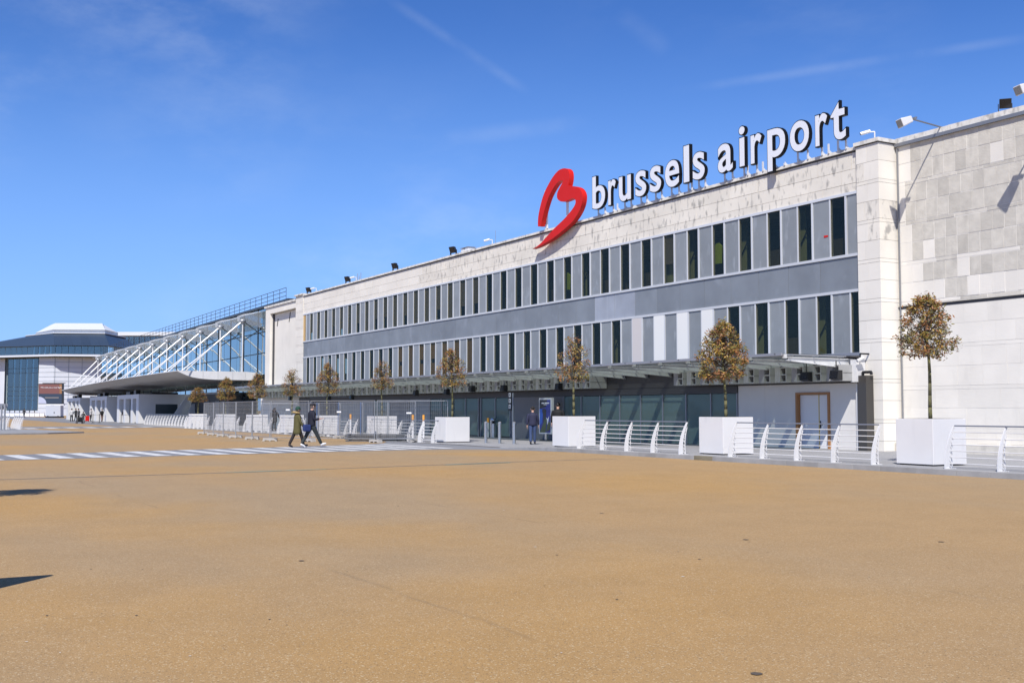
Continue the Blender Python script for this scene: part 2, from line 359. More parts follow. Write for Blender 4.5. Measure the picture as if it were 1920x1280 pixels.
# far crossing and lanes towards the drop-off
tag(G().quad((-108, -30, .004), (-98.5, -30, .004), (-101, 27.6, .004), (-111, 27.6, .004)).build('far_road', 'grey_asphalt'), kind='structure')
cw2 = tag(bpy.data.objects.new('far_crossing_stripes', None), kind='structure'); COL.objects.link(cw2)
yy = 7.5
while yy < 27:
    c = -100.5-(yy-10)*.48
    G().quad((c-2.2, yy, .008), (c+2.2, yy, .008), (c+2.2, yy+.85, .008), (c-2.2, yy+.85, .008)).build('stripe', 'paint_white', cw2); yy += 1.7
tag(G().quad((-300, 20, .003), (-112, 20, .003), (-124, 30, .003), (-300, 30, .003)).build('drop_off_lane', 'grey_asphalt'), kind='structure')
# sealed joint across the plaza, partly teal
g = G(); pts = [(-27.2, -20), (-27.4, 2.5), (-27.7, 8.3), (-29.1, 16.4), (-29.4, 20.5)]
for a, b in zip(pts, pts[1:]): g.quad((a[0]-.055, a[1], .004), (a[0]+.055, a[1], .004), (b[0]+.055, b[1], .004), (b[0]-.055, b[1], .004))
tag(g.build('sealed_joint', 'seal_dark'), kind='structure')
g = G()
for a, b in ((7.6, 10.3), (14.0, 16.3)):
    for k in range(4):
        y0 = a+(b-a)*k/4; y1 = a+(b-a)*(k+1)/4
        f = lambda y: -27.7-(y-8.3)*.136 if y > 8.3 else -27.4-(y-2.5)*.052
        g.quad((f(y0)-.07, y0, .008), (f(y0)+.06, y0, .008), (f(y1)+.06, y1, .008), (f(y1)-.07, y1, .008))
tag(g.build('teal_joint_paint', 'seal_teal'), kind='structure')
# gum spots, leaf scraps and pale flecks lying on the asphalt
g = G()
for i in range(230):
    d = 4.5+38*rnd.random()**1.8; a = YAW+rnd.uniform(-.46, .46); c = Vector((math.cos(a)*d, math.sin(a)*d, .0045))
    if c.y > 21.8 or xf(c.y)-.3 < c.x < xn(c.y)+.3: continue
    r = rnd.uniform(.006, .02) if rnd.random() < .95 else rnd.uniform(.025, .045); t = rnd.random()*6; s_ = rnd.uniform(.4, 1); n = 7; g.cur = 0 if rnd.random() < .55 else 1
    if g.cur: r *= .6
    g.quad(*[(c.x+r*math.cos(t+k*2*math.pi/n)*rnd.uniform(.75, 1.1), c.y+r*s_*math.sin(t+k*2*math.pi/n), c.z) for k in range(n)])
tag(g.build('ground_scraps', ['gum', 'litter']), 'gum spots, leaf scraps and pale flecks scattered over the tan asphalt', 'litter', kind='stuff')
# traffic island kerb at far left
tag(G().prism([tuple(gz(x, y, 0).xy) for x, y in ((-60, 804), (30, 806), (100, 809), (158, 811.5), (90, 813.5), (-60, 816))], 'xy', -.02, .09).build('traffic_island', 'kerb', bevel=.01), kind='structure')

# ================================================================== MAIN BUILDING
XR, XL, BAY = -34.72*K, -107.9*K, 2.044*K
UT, UB, LT, LB = zk(11.07), zk(8.40), zk(6.70), zk(4.05)
ZT = zk(12.89); ZC = zk(13.08)
T = thing('terminal_building', (-58, YF, 0), 'long pale stone terminal with two rows of narrow windows and grey metal bands', 'building')
# body: floors, back wall and roof of the rooms behind the windows
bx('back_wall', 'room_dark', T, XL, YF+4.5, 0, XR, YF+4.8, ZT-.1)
bx('room_floor', 'room_floor', T, XL, YF+.25, LB-.4, XR, YF+4.5, LB-.12)
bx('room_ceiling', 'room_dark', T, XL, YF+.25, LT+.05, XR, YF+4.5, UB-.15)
bx('roof', 'coping', T, XL-2, YF+.25, UT+.1, XR, YF+14, ZT-.12)
bx('side_wall', 'stone_clean', T, XR-.02, YF+.3, 0, XR+.25, YF+14, ZT-.12)
# parapet courses of stone
bx('parapet_core', 'joint', T, XL, YF+.04, UT+.02, XR, YF+.25, ZT)
for z0, z1, n_, off in ((UT+.06, zk(11.505), 34, .0), (zk(11.52), zk(12.135), 36, .5), (zk(12.15), ZT-.02, 36, .2)):
    wd = (XR-XL)/n_; x = XR
    first = True
    while x > XL+.01:
        ln = wd*(off if first and off else 1); x2 = max(XL, x-ln); first = False
        bx('parapet_stone', 'stone' if x2 > -66 else 'stone_clean', T, x2+.006, YF+rnd.uniform(-.004, .004), z0, x-.006, YF+.12, z1); x = x2
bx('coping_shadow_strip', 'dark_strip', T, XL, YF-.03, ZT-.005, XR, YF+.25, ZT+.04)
x = XR; n_ = 26; wd = (XR-XL)/n_
for i in range(n_): bx('coping_stone', 'coping', T, XR-wd*(i+1)+.006, YF-.09, ZT+.042, XR-wd*i-.006, YF+.5, ZC+rnd.uniform(-.006, .006))
# window bands
for z0, z1 in ((UT-.04, UT+.06), (UB-.1, UB), (LT, LT+.1), (LB-.12, LB)):
    bx('band_rail', 'mullion' if z0 > 5 else 'frame_grey', T, XL, YF-.035, z0, XR, YF+.1, z1)
k = 0
while True:
    a = XR-BAY*k-.285; b = a-BAY
    if a < XL: break
    m = 'zinc_light' if k in (8, 9) else 'zinc'
    bx('spandrel_panel', m, T, max(b, XL)+.008, YF+.01, LT+.1, min(a if k else XR, XR)-.008, YF+.06, UB-.1)
    if k == 0: pass
    k += 1
bx('spandrel_panel', 'zinc', T, XR-.28, YF+.012, LT+.1, XR, YF+.06, UB-.1)
bx('spandrel_core', 'frame_dark', T, XL, YF+.07, LT+.05, XR, YF+.2, UB-.05)
pane_u = {}
def window_row(z0, z1, first, kinds, n_):
    """window (pane in a recess) right of which stands a bright mullion, then a metal panel"""
    for k in range(-1, n_):
        wr = first-BAY*k; wl = wr-.86*K
        if wl > XR-.25 and k < 0: continue
        wr_, wl_ = min(wr, XR-.02), max(wl, XL+.02)
        if wr_ < XL+.2: break
        kd = kinds(k)
        # panel to the left of the window
        pr_, pl_ = wl-.06, wr-BAY+.085
        if pl_ < XL: pl_ = XL+.01
        if pr_ > XL+.1:
            bx('metal_panel', 'panel', T, pl_, YF+.0+rnd.uniform(0, .006), z0, pr_, YF+.06, z1)
            bx('mullion', 'mullion', T, wl-.06, YF-.022, z0, wl, YF+.1, z1)
        if wr_ < XR-.1: bx('mullion', 'mullion', T, wr_, YF-.026, z0, wr_+.085, YF+.1, z1)
        if kd[0] == 'w':
            bx('white_infill_panel', 'white_panel' if kd == 'w' else 'beige_panel', T, wl_, YF-.03, z0, wr_, YF+.03, z1); continue
        bx('window_pane', 'pane', T, wl_, YF+.012, z0, wr_, YF+.022, z1)
        bx('window_reveal', 'frame_dark', T, wr_-.03, YF+.1, z0, wr_, YF+.22, z1)
        c = (wl_+wr_)/2
        if kd == 'g':                                                # pale green partition end seen through the pane
            s_ = .45*c/YF; bx('partition', 'room_green', T, wl_+s_-.4, YF+.45, z0-.1, wl_+s_+.36, YF+.52, z1)
            G().tube((wl_+s_-.3, YF+.4, z0+.1), (wl_+s_+.5, YF+.4, z0+1.2), .03, 6).build('diagonal_bar', 'frame_dark', T)  # dark diagonal bar in front of the partition
        elif kd == 'c': s_ = .3*c/YF; bx('cabinet', 'room_green', T, wl_+s_-.2, YF+.3, z0-.1, wr_+s_-.1, YF+.6, z0+1.0); bx('blind', 'blind_tan', T, wl_, YF+.052, z1-1.3, wr_, YF+.15, z1)
        elif kd == 'b':
            h = (z1-z0)*rnd.uniform(.62, .8) if rnd.random() < .6 else (z1-z0)*.98
            bx('blind', 'blind_tan', T, wl_, YF+.045, z1-h, wr_, YF+.052, z1)
        elif kd == 'o':
            if rnd.random() < .4: bx('blind', 'blind_orange', T, wl_, YF+.045, z1-1.0, wr_, YF+.052, z1); bx('blind', 'blind_orange', T, wl_, YF+.045, z0, wr_, YF+.052, z0+.9)
            else: bx('blind', 'blind_orange', T, wl_, YF+.045, z0, wr_, YF+.052, z1)
        elif kd == 'v':
            c += .4*c/YF; G().prism([(c-.16, z0+.55), (c+.16, z0+.55), (c+.2, z0+1.3), (c+.08, z0+1.42), (c-.08, z0+1.42), (c-.2, z0+1.3)], 'xz', YF+.35, YF+.45).build('hanging_vest', 'hivis', T)
        elif kd == 'k':
            c += .7*c/YF; bx('desk', 'room_floor', T, wl_-1.5, YF+.6, z0+.1, wr_+.1, YF+1.2, z0+.75); bx('monitor', 'black', T, c-.2, YF+.7, z0+.85, c+.25, YF+.74, z0+1.2)
def ku(k): return {0: 'k', 1: 'g', 2: 'k', 3: 'g', 4: 'v', 5: 'g', 6: 'c', 7: 'k', 8: 'd', 9: 'k', 10: 'g', 11: 'v'}.get(k, 'd' if k < 17 and k % 3 else ('k' if k < 17 else 'b'))
def kl(k):
    x = (-36.5-2.044*k)
    if 4 <= k <= 6: return 'w'
    if k == 7: return 'w2'  # a white panel made beige: shade of a tree put into its colour
    if -84 < x < -70.5: return 'o'
    return {-1: 'd', 0: 'g', 1: 'k', 2: 'g', 3: 'd'}.get(k, 'dkdgd'[k % 5])
window_row(UB, UT-.04, -35.55*K, ku, 36)
window_row(LB, LT, -36.47*K, kl, 36)
bx('edge_strip', 'panel', T, XR-.56, YF+.004, UB, XR, YF+.06, UT-.04)
bx('end_strip', 'wood_strip', T, XL, YF+.0, UB, XL+.45, YF+.05, UT-.04)
# interior columns to break the view of the rooms
for i in range(12): bx('column', 'room_green' if i % 2 else 'room_dark', T, -31.6-i*5, YF+1.8, LB-.12, -31.3-i*5, YF+2.2, UT)
# near pilaster: courses wrapping two faces
PZ = [0]; pat = [.74, .74, .13]
def courses(z0, z1):
    out = []; z = z1; i = 0
    while z > z0+.02:
        h = (.62, .655, .125)[i % 3]; out.append((max(z0, z-h), z, i % 3)); z -= h; i += 1
    return out
XP = -33.47*K
bx('pilaster_core', 'joint', T, XR+.02, YF-.11, -.05, XP-.012, YW+.1, zk(13.0))
for z0, z1, kd in courses(0, zk(13.0)):
    s_ = XR+(.5 if kd != 1 else .34)
    for a, b in ((XR, s_), (s_+.005, XP)):
        bx('pilaster_stone', 'stone_clean' if z1 < 7.5 or rnd.random() < .6 else 'stone', T, a+.002, YF-.125, z0+.006, b, YW+.06, z1-.006)
bx('pilaster_cap_strip', 'dark_strip', T, XR-.02, YF-.15, zk(13.0), XP+.02, YW+.06, zk(13.035))
bx('pilaster_cap', 'coping', T, XR-.06, YF-.19, zk(13.037), XP+.06, YW+.5, zk(13.2))
# far end pilaster
for z0, z1, kd in courses(0, zk(13.1)): bx('pilaster_stone', 'stone_clean', T, -110.2*K, YF-.04, z0+.006, XL-.004, YF+.6, z1-.006)
bx('pilaster_core', 'joint', T, -110.1*K, YF, 0, XL-.05, YF+.5, zk(13.05))
bx('pilaster_cap', 'coping', T, -110.35*K, YF-.16, zk(13.102), XL+.02, YF+.6, zk(13.24))
# recessed stone wall on the right: every block
WB = thing('stone_wall_building', (-24, YW, 0), 'tall windowless wall of weathered pale stone blocks right of the pilaster', 'building')
X0, X1 = -33.43*K, -15.5
bx('wall_core', 'mortar', WB, X0, YW+.006, -.05, X1, YW+.5, zk(12.86))
bx('roof', 'coping', WB, X0, YW+.5, zk(12.4), X1, YW+14, zk(12.85))
ZG0, ZG1 = zk(5.83), zk(6.0)                                                   # flush dark strip: the groove under the ledge, its shade put into the colour
for z0, z1, kd in courses(ZG1+.01, zk(12.84))+courses(.45, ZG0-.01):
    low = z1 < ZG1; x = X0+.02; i = 0
    while x < X1:
        wd = (rnd.uniform(.8, 2.) if low else rnd.uniform(.8, 1.3)) if kd == 2 else ((rnd.choice((.5, .72, .9)) if low else .455+rnd.uniform(-.025, .025)))
        if i == 0 and not low: wd = rnd.choice((.34, .6))
        if x > -21.6 and not low: wd = min(1.8, X1-x)
        x2 = min(X1, x+wd)
        m = 'stone_clean' if low or (i == 0) or (rnd.random() < (.95 if z1 < 6.2 else .3 if z1 < 6.9 else 0)) or rnd.random() < .015 else 'stone_grey'
        gp = .004 if low else .016
        bx('stone_block', m, WB, x, YW+rnd.uniform(-.006, .003), z0+(.004 if low else .012), x2-gp, YW+.08, z1-(.004 if low else .008)); x = x2; i += 1
bx('groove_shade_strip', 'dark_strip', WB, X0, YW-.002, ZG0, X1, YW+.08, ZG1-.04)
bx('ledge', 'stone_grey', WB, X0, YW-.05, ZG1-.04, X1, YW+.08, ZG1)
bx('plinth', 'stone_grey', WB, X0, YW-.35, -.05, X1, YW+.06, .44, bevel=.02)
bx('gutter_strip', 'steel_strip', WB, X0, YW-.1, zk(12.86), X1, YW+.3, zk(13.0))
x = X0
while x < X1:
    x2 = min(X1, x+rnd.uniform(.9, 1.5)); bx('coping_stone', 'coping', WB, x+.003, YW-.03, zk(13.003), x2-.004, YW+.6, zk(13.24)+rnd.uniform(-.01, .008)); x = x2
bx('cable_conduit', 'steel_strip', WB, X0+.06, YW-.05, .5, X0+.1, YW-.01, zk(12.8))
# plain white end wall left of the terminal
EW = thing('white_end_wall', (-94, YF, 0), 'blank off white wall panel between the glass hall and the windowed terminal', 'wall')
A0, A1, A2 = -120.7*K, -119.1*K, -110.36*K
bx('panel', 'stone_clean', EW, A1+.15, YF+.45, 3.7, A2-.06, YF+.7, zk(11.95))
bx('frame', 'stone_clean', EW, A0, YF+.05, 3.7, A1, YF+.9, zk(12.7)); bx('frame', 'stone_clean', EW, A1, YF+.052, zk(12.0), A2, YF+.88, zk(12.68))
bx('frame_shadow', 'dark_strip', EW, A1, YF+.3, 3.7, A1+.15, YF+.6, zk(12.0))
bx('coping', 'coping', EW, A0-.15, YF-.05, zk(12.7), A2, YF+1.1, zk(12.9))
bx('lower_wall', 'stone_clean', EW, A0, YF-.3, -.05, XL-.05, YF-.05, 3.0)
for z in (.75, 1.5, 2.25): bx('course_joint', 'joint', EW, A0+.1, YF-.304, z, XL-.1, YF-.29, z+.015)
bx('ledge', 'coping', EW, A0-.2, YF-.5, 3.02, A2, YF+.9, 3.4)
G().tube((-118*K, YF+.42, zk(10.6)), (-117.7*K, YF+.42, zk(11.4)), .03).build('hook', 'black', EW); G().tube((-114*K, YF+.42, zk(10.8)), (-113.6*K, YF+.42, zk(11.8)), .03).build('hook', 'black', EW)
bx('roof', 'coping', EW, A0, YF+1.1, zk(12.2), A2, YF+12, zk(12.6))

# ================================================================== SHOP FRONT UNDER THE CANOPY
SF = thing('shop_front', (-60, YS, 0), 'ground floor front of teal glass and grey panels under the long canopy', 'shop front')
def seg(px0, px1): return gy(px0, 790, YS).x, gy(px1, 790, YS).x
XH0, XH1 = -34.64, -28.36                                              # white hoarding
def ztop(x): return 2.5
bx('fascia', 'dark_fascia', SF, -88, YS-.05, 2.22, XH0, YS+.25, 2.5)
bx('upper_wall', 'dark_fascia', SF, -88, YS+.24, 2.52, XR, YS+.5, LB-.125)
bx('back_wall', 'shop_back', SF, -88, YS+2.4, 0, XH1-.1, YS+2.6, 2.5)
bx('shop_floor', 'room_floor', SF, -88, YS+.1, .0, XH0, YS+3.4, .05)
# glass run next to the hoarding: mullions 1.66 m apart
def glass_run(x0, x1, n_, mat='shop_glass'):
    wd = (x1-x0)/n_
    for i in range(n_):
        a = x0+wd*i
        bx('shop_pane', mat, SF, a+.03, YS+.03, .1, a+wd-.03, YS+.045, 2.2)
        bx('mullion', 'frame_grey', SF, a-.03, YS-.03, .0, a+.03, YS+.08, 2.22)
    bx('mullion', 'frame_grey', SF, x1-.03, YS-.03, .0, x1+.03, YS+.08, 2.22); bx('sill', 'frame_dark', SF, x0, YS-.02, .0, x1, YS+.06, .1)
glass_run(-47.77, -34.7, 8)
def wallseg(x0, x1, m='grey_wall', y=0): bx('grey_panel', m, SF, x0+.01, YS+y, -.05, x1-.01, YS+.1, 2.22)
wallseg(-53.2, -47.8); glass_run(-56.6, -53.2, 2); wallseg(-56.9, -56.6, 'dark_fascia'); glass_run(-63.4, -56.9, 4)
wallseg(-66.5, -63.4, 'panel', .02); wallseg(-69.6, -66.5, 'grey_wall'); glass_run(-72.5, -69.6, 2); wallseg(-79.5, -72.5, 'panel', .03); wallseg(-86, -79.5, 'dark_fascia'); wallseg(-88, -86, 'grey_wall')
# counters and crates behind the glass, faintly visible
for x, h in ((-46.4, .7), (-43.6, 1.0), (-41.3, .6), (-38.4, .8), (-59, 1.0), (-61.5, .8), (-70.6, .9)): bx('counter', 'beige_panel', SF, x-.5, YS+1.0, .05, x+.4, YS+1.5, h)
HB = thing('white_hoarding', (-31.4, YS, 0), 'white painted hoarding with a wood framed double door under the canopy', 'hoarding')
DX0, DX1, DZ = -31.36, -29.7, 2.17
bx('board', 'hoarding', HB, XH0, YS, .1, DX0, YS+.06, 2.5); bx('board', 'hoarding', HB, DX1, YS, .1, XH1, YS+.06, 2.5); bx('board', 'hoarding', HB, DX0, YS, DZ, DX1, YS+.06, 2.5)
bx('board_joint', 'beige_panel', HB, -33.1, YS-.004, .12, -33.09, YS, 2.5)
bx('end_board', 'hoarding', HB, XH1-.06, YS+.061, .1, XH1, YF-.15, 2.5)
G().box(DX0-.03, YS-.05, .12, DX0+.07, YS+.3, DZ+.02).box(DX1-.07, YS-.05, .12, DX1+.03, YS+.3, DZ+.02).box(DX0+.07, YS-.05, DZ-.06, DX1-.07, YS+.3, DZ+.02).build('door_frame', 'wood_frame', HB)
mid = -30.32
d = bx('door', 'door_white', HB, DX0+.08, YS+.1, .14, mid-.02, YS+.15, DZ-.07); d2 = bx('door', 'door_white', HB, mid+.02, YS+.1, .14, DX1-.08, YS+.15, DZ-.07)
bx('door_strip', 'brass', HB, mid-.018, YS+.085, .14, mid+.018, YS+.15, DZ-.07)
G().box(mid+.05, YS+.06, 1.0, mid+.18, YS+.075, 1.03).box(mid+.05, YS+.075, .88, mid+.09, YS+.1, 1.14).build('handle', 'black', d2)
DC = thing('dark_column', (-27.8, YS+.15, 0), 'dark bronze square column at the right end of the canopy', 'column')
bx('shaft', 'dark_column', DC, -28.1, YS-.28, .08, -27.7, YS+.08, 2.74); bx('white_edge', 'white_steel', DC, -28.3, YS-.14, .1, -28.2, YS+.05, 2.46)
G().path([(-28.0, YS-.1, 2.6), (-28.0, YS-.1, 2.86), (-27.62, YS-.1, 2.86), (-27.62, YS-.1, 2.76)], .05).build('pipe', 'black', DC)
# ================================================================== CANOPY
CN = thing('entrance_canopy', (-60, 28, 0), 'long glass canopy on tapered white steel beams along the terminal', 'canopy')
YT = 26.9; SPX = 1.74; NB = 40
bprof = [(YT, 3.2), (YS-.1, 2.97), (YS-.1, 3.34), (YT+.1, 3.36), (YT, 3.34)]
beam0 = None; box0 = None
def ibeam(X):
    g_ = G()
    g_.prism([(YT+.1, 3.24), (YS-.02, 3.0), (YS-.02, 3.32), (YT+.1, 3.33)], 'yz', X-.012, X+.012)
    for zo in (0, 1):
        if zo: g_.hexa([(X-.07, YT, 3.33), (X+.07, YT, 3.33), (X+.07, YS-.02, 3.32), (X-.07, YS-.02, 3.32), (X-.07, YT, 3.35), (X+.07, YT, 3.35), (X+.07, YS-.02, 3.345), (X-.07, YS-.02, 3.345)])
        else: g_.hexa([(X-.07, YT, 3.22), (X+.07, YT, 3.22), (X+.07, YS-.02, 2.97), (X-.07, YS-.02, 2.97), (X-.07, YT, 3.245), (X+.07, YT, 3.245), (X+.07, YS-.02, 3.0), (X-.07, YS-.02, 3.0)])
    return g_.box(X-.06, YT-.12, 3.3, X+.06, YT-.005, 3.44)
def bracket(X):                                                        # steel bracket: solid block beside a frame with two open pockets
    y0, y1 = 29.13, YS-.02; g_ = G().box(X-.34, y0, 2.56, X-.06, y1, 3.12)
    g_.box(X-.06, y0+.02, 2.56, X+.24, y1, 2.6).box(X-.06, y0+.02, 2.82, X+.24, y1, 2.86).box(X-.06, y0+.02, 3.08, X+.24, y1, 3.12).box(X+.2, y0+.02, 2.6, X+.24, y1, 3.08).box(X-.06, y0+.3, 2.6, X+.2, y0+.32, 3.08)
    return g_
for i in range(NB):
    X = -28.5-SPX*i
    if i == 0: beam0 = ibeam(X).build('beam', 'beam', CN)
    else: share(beam0, CN, -SPX*i)
    for h in (0, 1):
        if -43.4 < X-.87*h < -37.2: continue
        if box0 is None: box0 = bracket(X).build('bracket', 'bracket', CN); bX = X
        else: share(box0, CN, X-.87*h-bX)
    # glass pane over each bay
    if i < NB-1: bx('glass_pane', 'canopy_glass', CN, X-SPX+.02, YT-.45, 3.45, X-.02, YS-.4, 3.462)
    bx('glass_bar', 'frame_grey', CN, X-.03, YT-.5, 3.405, X+.03, YS-.4, 3.444)
XCE = -28.5-SPX*(NB-1)
bx('roof_sheet', 'dark_fascia', CN, XCE, YS-.38, 3.4, -28.3, YF-.14, 3.45)
for y in (YT+.05, YT+1.2, YT+2.4): G().tube((XCE, y, 3.39), (-28.2, y, 3.39), .025, 6).build('purlin', 'galv', CN)
bx('header', 'dark_fascia', CN, XCE, YS+.0, 2.51, -28.4, YS+.08, 3.38)
bx('front_gutter', 'frame_grey', CN, XCE, YT-.5, 3.37, -28.2, YT-.44, 3.46)
bx('end_plate', 'white_steel', CN, -28.33, YS-.35, 2.52, -28.05, YS+.08, 3.3)
for j, (px, py) in enumerate([(885, 728), (945, 727), (780, 736), (660, 744), (617, 746), (1048, 724), (1512, 705), (1568, 702), (545, 746), (838, 734)]):
    p = gy(px, py, 29.0); s = thing('spot_lamp', (p.x, 29.0, p.z), 'black box spotlight hung under the canopy, %s from the right' % ORD[sorted([885, 945, 780, 660, 617, 1048, 1512, 1568, 545, 838], reverse=True).index(px)], 'lamp', 'black spotlights under the canopy')
    g_ = G(); a, b = .2, .15
    g_.hexa([(p.x-a, 28.85, p.z-b), (p.x+a, 28.85, p.z-b), (p.x+a, 29.1, p.z-b-.05), (p.x-a, 29.1, p.z-b-.05), (p.x-a, 28.9, p.z+b), (p.x+a, 28.9, p.z+b), (p.x+a, 29.1, p.z+b), (p.x-a, 29.1, p.z+b)]).build('housing', 'black', s, bevel=.01)
    G().tube((p.x, 29.0, p.z+b-.02), (p.x, 29.0, 3.25), .02, 6).build('hanger', 'black', s); G().quad((p.x-a*.8, 28.843, p.z-b*.75), (p.x+a*.8, 28.843, p.z-b*.75), (p.x+a*.8, 28.882, p.z+b*.75), (p.x-a*.8, 28.882, p.z+b*.75)).build('lens', 'black_gloss', s)
# ================================================================== ROOF SIGN
YSG = 30.02
SG = thing('roof_sign', (-37, YSG, 10.9), 'white channel letters with black sides reading brussels airport on the parapet', 'sign')
LET = [('b', -54.85, -53.44, 13.30, 15.34), ('r', -53.18, -52.36, 13.31, 14.84), ('u', -52.12, -50.88, 13.31, 14.83), ('s', -50.52, -49.44, 13.33, 14.84), ('s', -49.17, -48.09, 13.34, 14.85), ('e', -47.81, -46.52, 13.35, 14.87), ('l', -46.23, -45.66, 13.39, 15.41), ('s', -45.46, -44.43, 13.36, 14.87),
       ('a', -43.46, -42.27, 13.36, 14.88), ('i', -41.86, -41.37, 13.40, 15.47), ('r', -41.01, -40.18, 13.38, 14.88), ('p', -39.85, -38.58, 12.78, 14.86), ('o', -38.33, -37.05, 13.36, 14.86), ('r', -36.71, -35.91, 13.35, 14.87), ('t', -35.77, -34.83, 13.38, 15.20)]
def glyph(ch, off, depth):
    c = bpy.data.curves.new('glyph', 'FONT'); c.body = ch; c.offset = off; c.extrude = depth; c.resolution_u = 6
    o = bpy.data.objects.new('glyph', c); COL.objects.link(o); bpy.context.view_layer.update()
    me = bpy.data.meshes.new_from_object(o.evaluated_get(bpy.context.evaluated_depsgraph_get()))
    v = [tuple(p.co) for p in me.vertices]; f = [tuple(p.vertices) for p in me.polygons]
    bpy.data.objects.remove(o); bpy.data.curves.remove(c); bpy.data.meshes.remove(me); return v, f
GC = {ch: (glyph(ch, .03, .5), glyph(ch, .014, .5)) for ch in set(l[0] for l in LET)}
for ch, xa, xb, za, zb in LET:
    KS = YSG/36.6; xa *= KS; xb *= KS; za, zb = EYE+(za-EYE)*KS, EYE+(zb-EYE)*KS
    (v, f), (v2, f2) = GC[ch]
    x0, x1 = min(p[0] for p in v), max(p[0] for p in v); z0, z1 = min(p[1] for p in v), max(p[1] for p in v)
    mp = lambda p, y0, y1: (xa+(p[0]-x0)/(x1-x0)*(xb-xa), y0+(p[2]+.5)*(y1-y0), za+(p[1]-z0)/(z1-z0)*(zb-za))
    body = G().add([mp(p, YSG+.16, YSG+.012) for p in v], f).build('letter', 'sign_black', SG)
    G().add([mp(p, YSG+.02, YSG) for p in v2], f2).build('face', 'sign_white', body)
    for x in ((xa*.8+xb*.2), (xa*.3+xb*.7)):
        G().box(x-.03, YSG+.2, ZC-.005, x+.03, YSG+.7, ZC+.05).box(x-.025, YSG+.195, ZC+.03, x+.025, YSG+.255, max(za, ZC)+.08).prism([(YSG+.25, ZC+.04), (YSG+.38, ZC+.04), (YSG+.25, ZC+.14)], 'yz', x-.015, x+.015).build('foot', 'white_steel', body)
def smooth(pts, n=5, closed=True):
    out = []; m = len(pts)
    for i in range(m):
        p0, p1, p2, p3 = (Vector(pts[(i+k) % m]) for k in (-1, 0, 1, 2))
        for j in range(n):
            t = j/n; out.append(tuple(.5*((2*p1)+(p2-p0)*t+(2*p0-5*p1+4*p2-p3)*t*t+(3*p1-p0-3*p2+p3)*t**3)))
    return out
YLG = 29.96
arcs = [[(118, 797), (118, 740), (125, 660), (150, 540), (185, 420), (235, 310), (300, 200), (360, 130), (410, 104), (450, 102), (480, 120), (495, 160), (497, 220), (490, 270), (482, 308)],
        [(520, 314), (560, 318), (610, 338), (640, 375), (655, 425), (652, 490), (635, 560), (600, 640), (540, 730), (470, 800), (400, 860), (300, 938), (200, 1000), (120, 1042), (50, 1067)],
        [(100, 1040), (150, 1000), (230, 910), (330, 805), (420, 720), (500, 630), (550, 560), (570, 510), (562, 472), (535, 462), (490, 480), (440, 498), (390, 497), (355, 470), (346, 430), (355, 380), (385, 320), (410, 275), (421, 250)],
        [(390, 250), (350, 275), (300, 345), (250, 440), (215, 540), (185, 650), (165, 730), (152, 797)]]
lp = []
for arc in arcs:                                                       # open splines, sharp where they meet
    a2 = [arc[0]]+arc+[arc[-1]]
    for i in range(1, len(a2)-2):
        p0, p1, p2, p3 = (Vector(q) for q in a2[i-1:i+3])
        for j in range(4):
            t = j/4; lp.append(tuple(.5*((2*p1)+(p2-p0)*t+(2*p0-5*p1+4*p2-p3)*t*t+(3*p1-p0-3*p2+p3)*t**3)))
    lp.append(arc[-1])
lp2 = []
for x, y in lp:
    q = gy(990+x/6.4, 300+y/6.4, YLG); lp2.append((q.x, q.z))
LG = thing('red_emblem', (-48, YLG, 10), 'big red brush stroke letter shaped like a butterfly wing left of the sign', 'emblem')
G().prism(lp2, 'xz', YLG, YLG+.27).build('stroke', 'red', LG, bevel=.015)
for px, za in ((1028, 372), (1067, 372)):
    q = gy(px, za, YLG+.5); G().box(q.x-.05, YLG+.36, ZC-.01, q.x+.05, YLG+.46, q.z+.4).box(q.x-.05, YLG+.3, ZC-.01, q.x+.05, YLG+1.3, ZC+.07).box(q.x-.05, YLG+.3, q.z+.3, q.x+.05, YLG+.36, q.z+.4).build('support', 'white_steel', LG)
# ================================================================== ROOF GEAR
def flood(X, Y, Z, label, s=1., tilt=-.5, rz=0, mats=('black', 'black_gloss')):
    t = thing('floodlight', (X, Y, Z), label, 'floodlight', 'floodlights along the roof edge')
    g_ = G().hexa([(X-.3*s, Y-.12*s, Z+.2*s), (X+.3*s, Y-.12*s, Z+.2*s), (X+.2*s, Y+.16*s, Z+.28*s), (X-.2*s, Y+.16*s, Z+.28*s), (X-.3*s, Y-.3*s, Z+.68*s), (X+.3*s, Y-.3*s, Z+.68*s), (X+.2*s, Y+.0, Z+.68*s), (X-.2*s, Y+.0, Z+.68*s)])
    h = g_.build('housing', mats[0], t, bevel=.02*s)
    G().quad((X-.25*s, Y-.14*s, Z+.24*s), (X+.25*s, Y-.14*s, Z+.24*s), (X+.25*s, Y-.305*s, Z+.64*s), (X-.25*s, Y-.305*s, Z+.64*s)).build('lens', mats[1], h)
    G().box(X-.34*s, Y-.08, Z-.02, X-.31*s, Y+.02, Z+.46*s).box(X+.31*s, Y-.08, Z-.02, X+.34*s, Y+.02, Z+.46*s).box(X-.34*s, Y-.08, Z-.03, X+.34*s, Y+.02, Z).build('yoke', mats[0], t)
    return t
for i, (px, py) in enumerate(((851, 471), (742, 502), (653, 526), (580, 546))):
    q = gy(px, py, YF+.3); o = flood(q.x, YF+.3, ZC+.02, 'dark oval floodlight on the roof edge, %s from the red emblem' % ORD[i], .8)
    o.rotation_euler[2] = .25
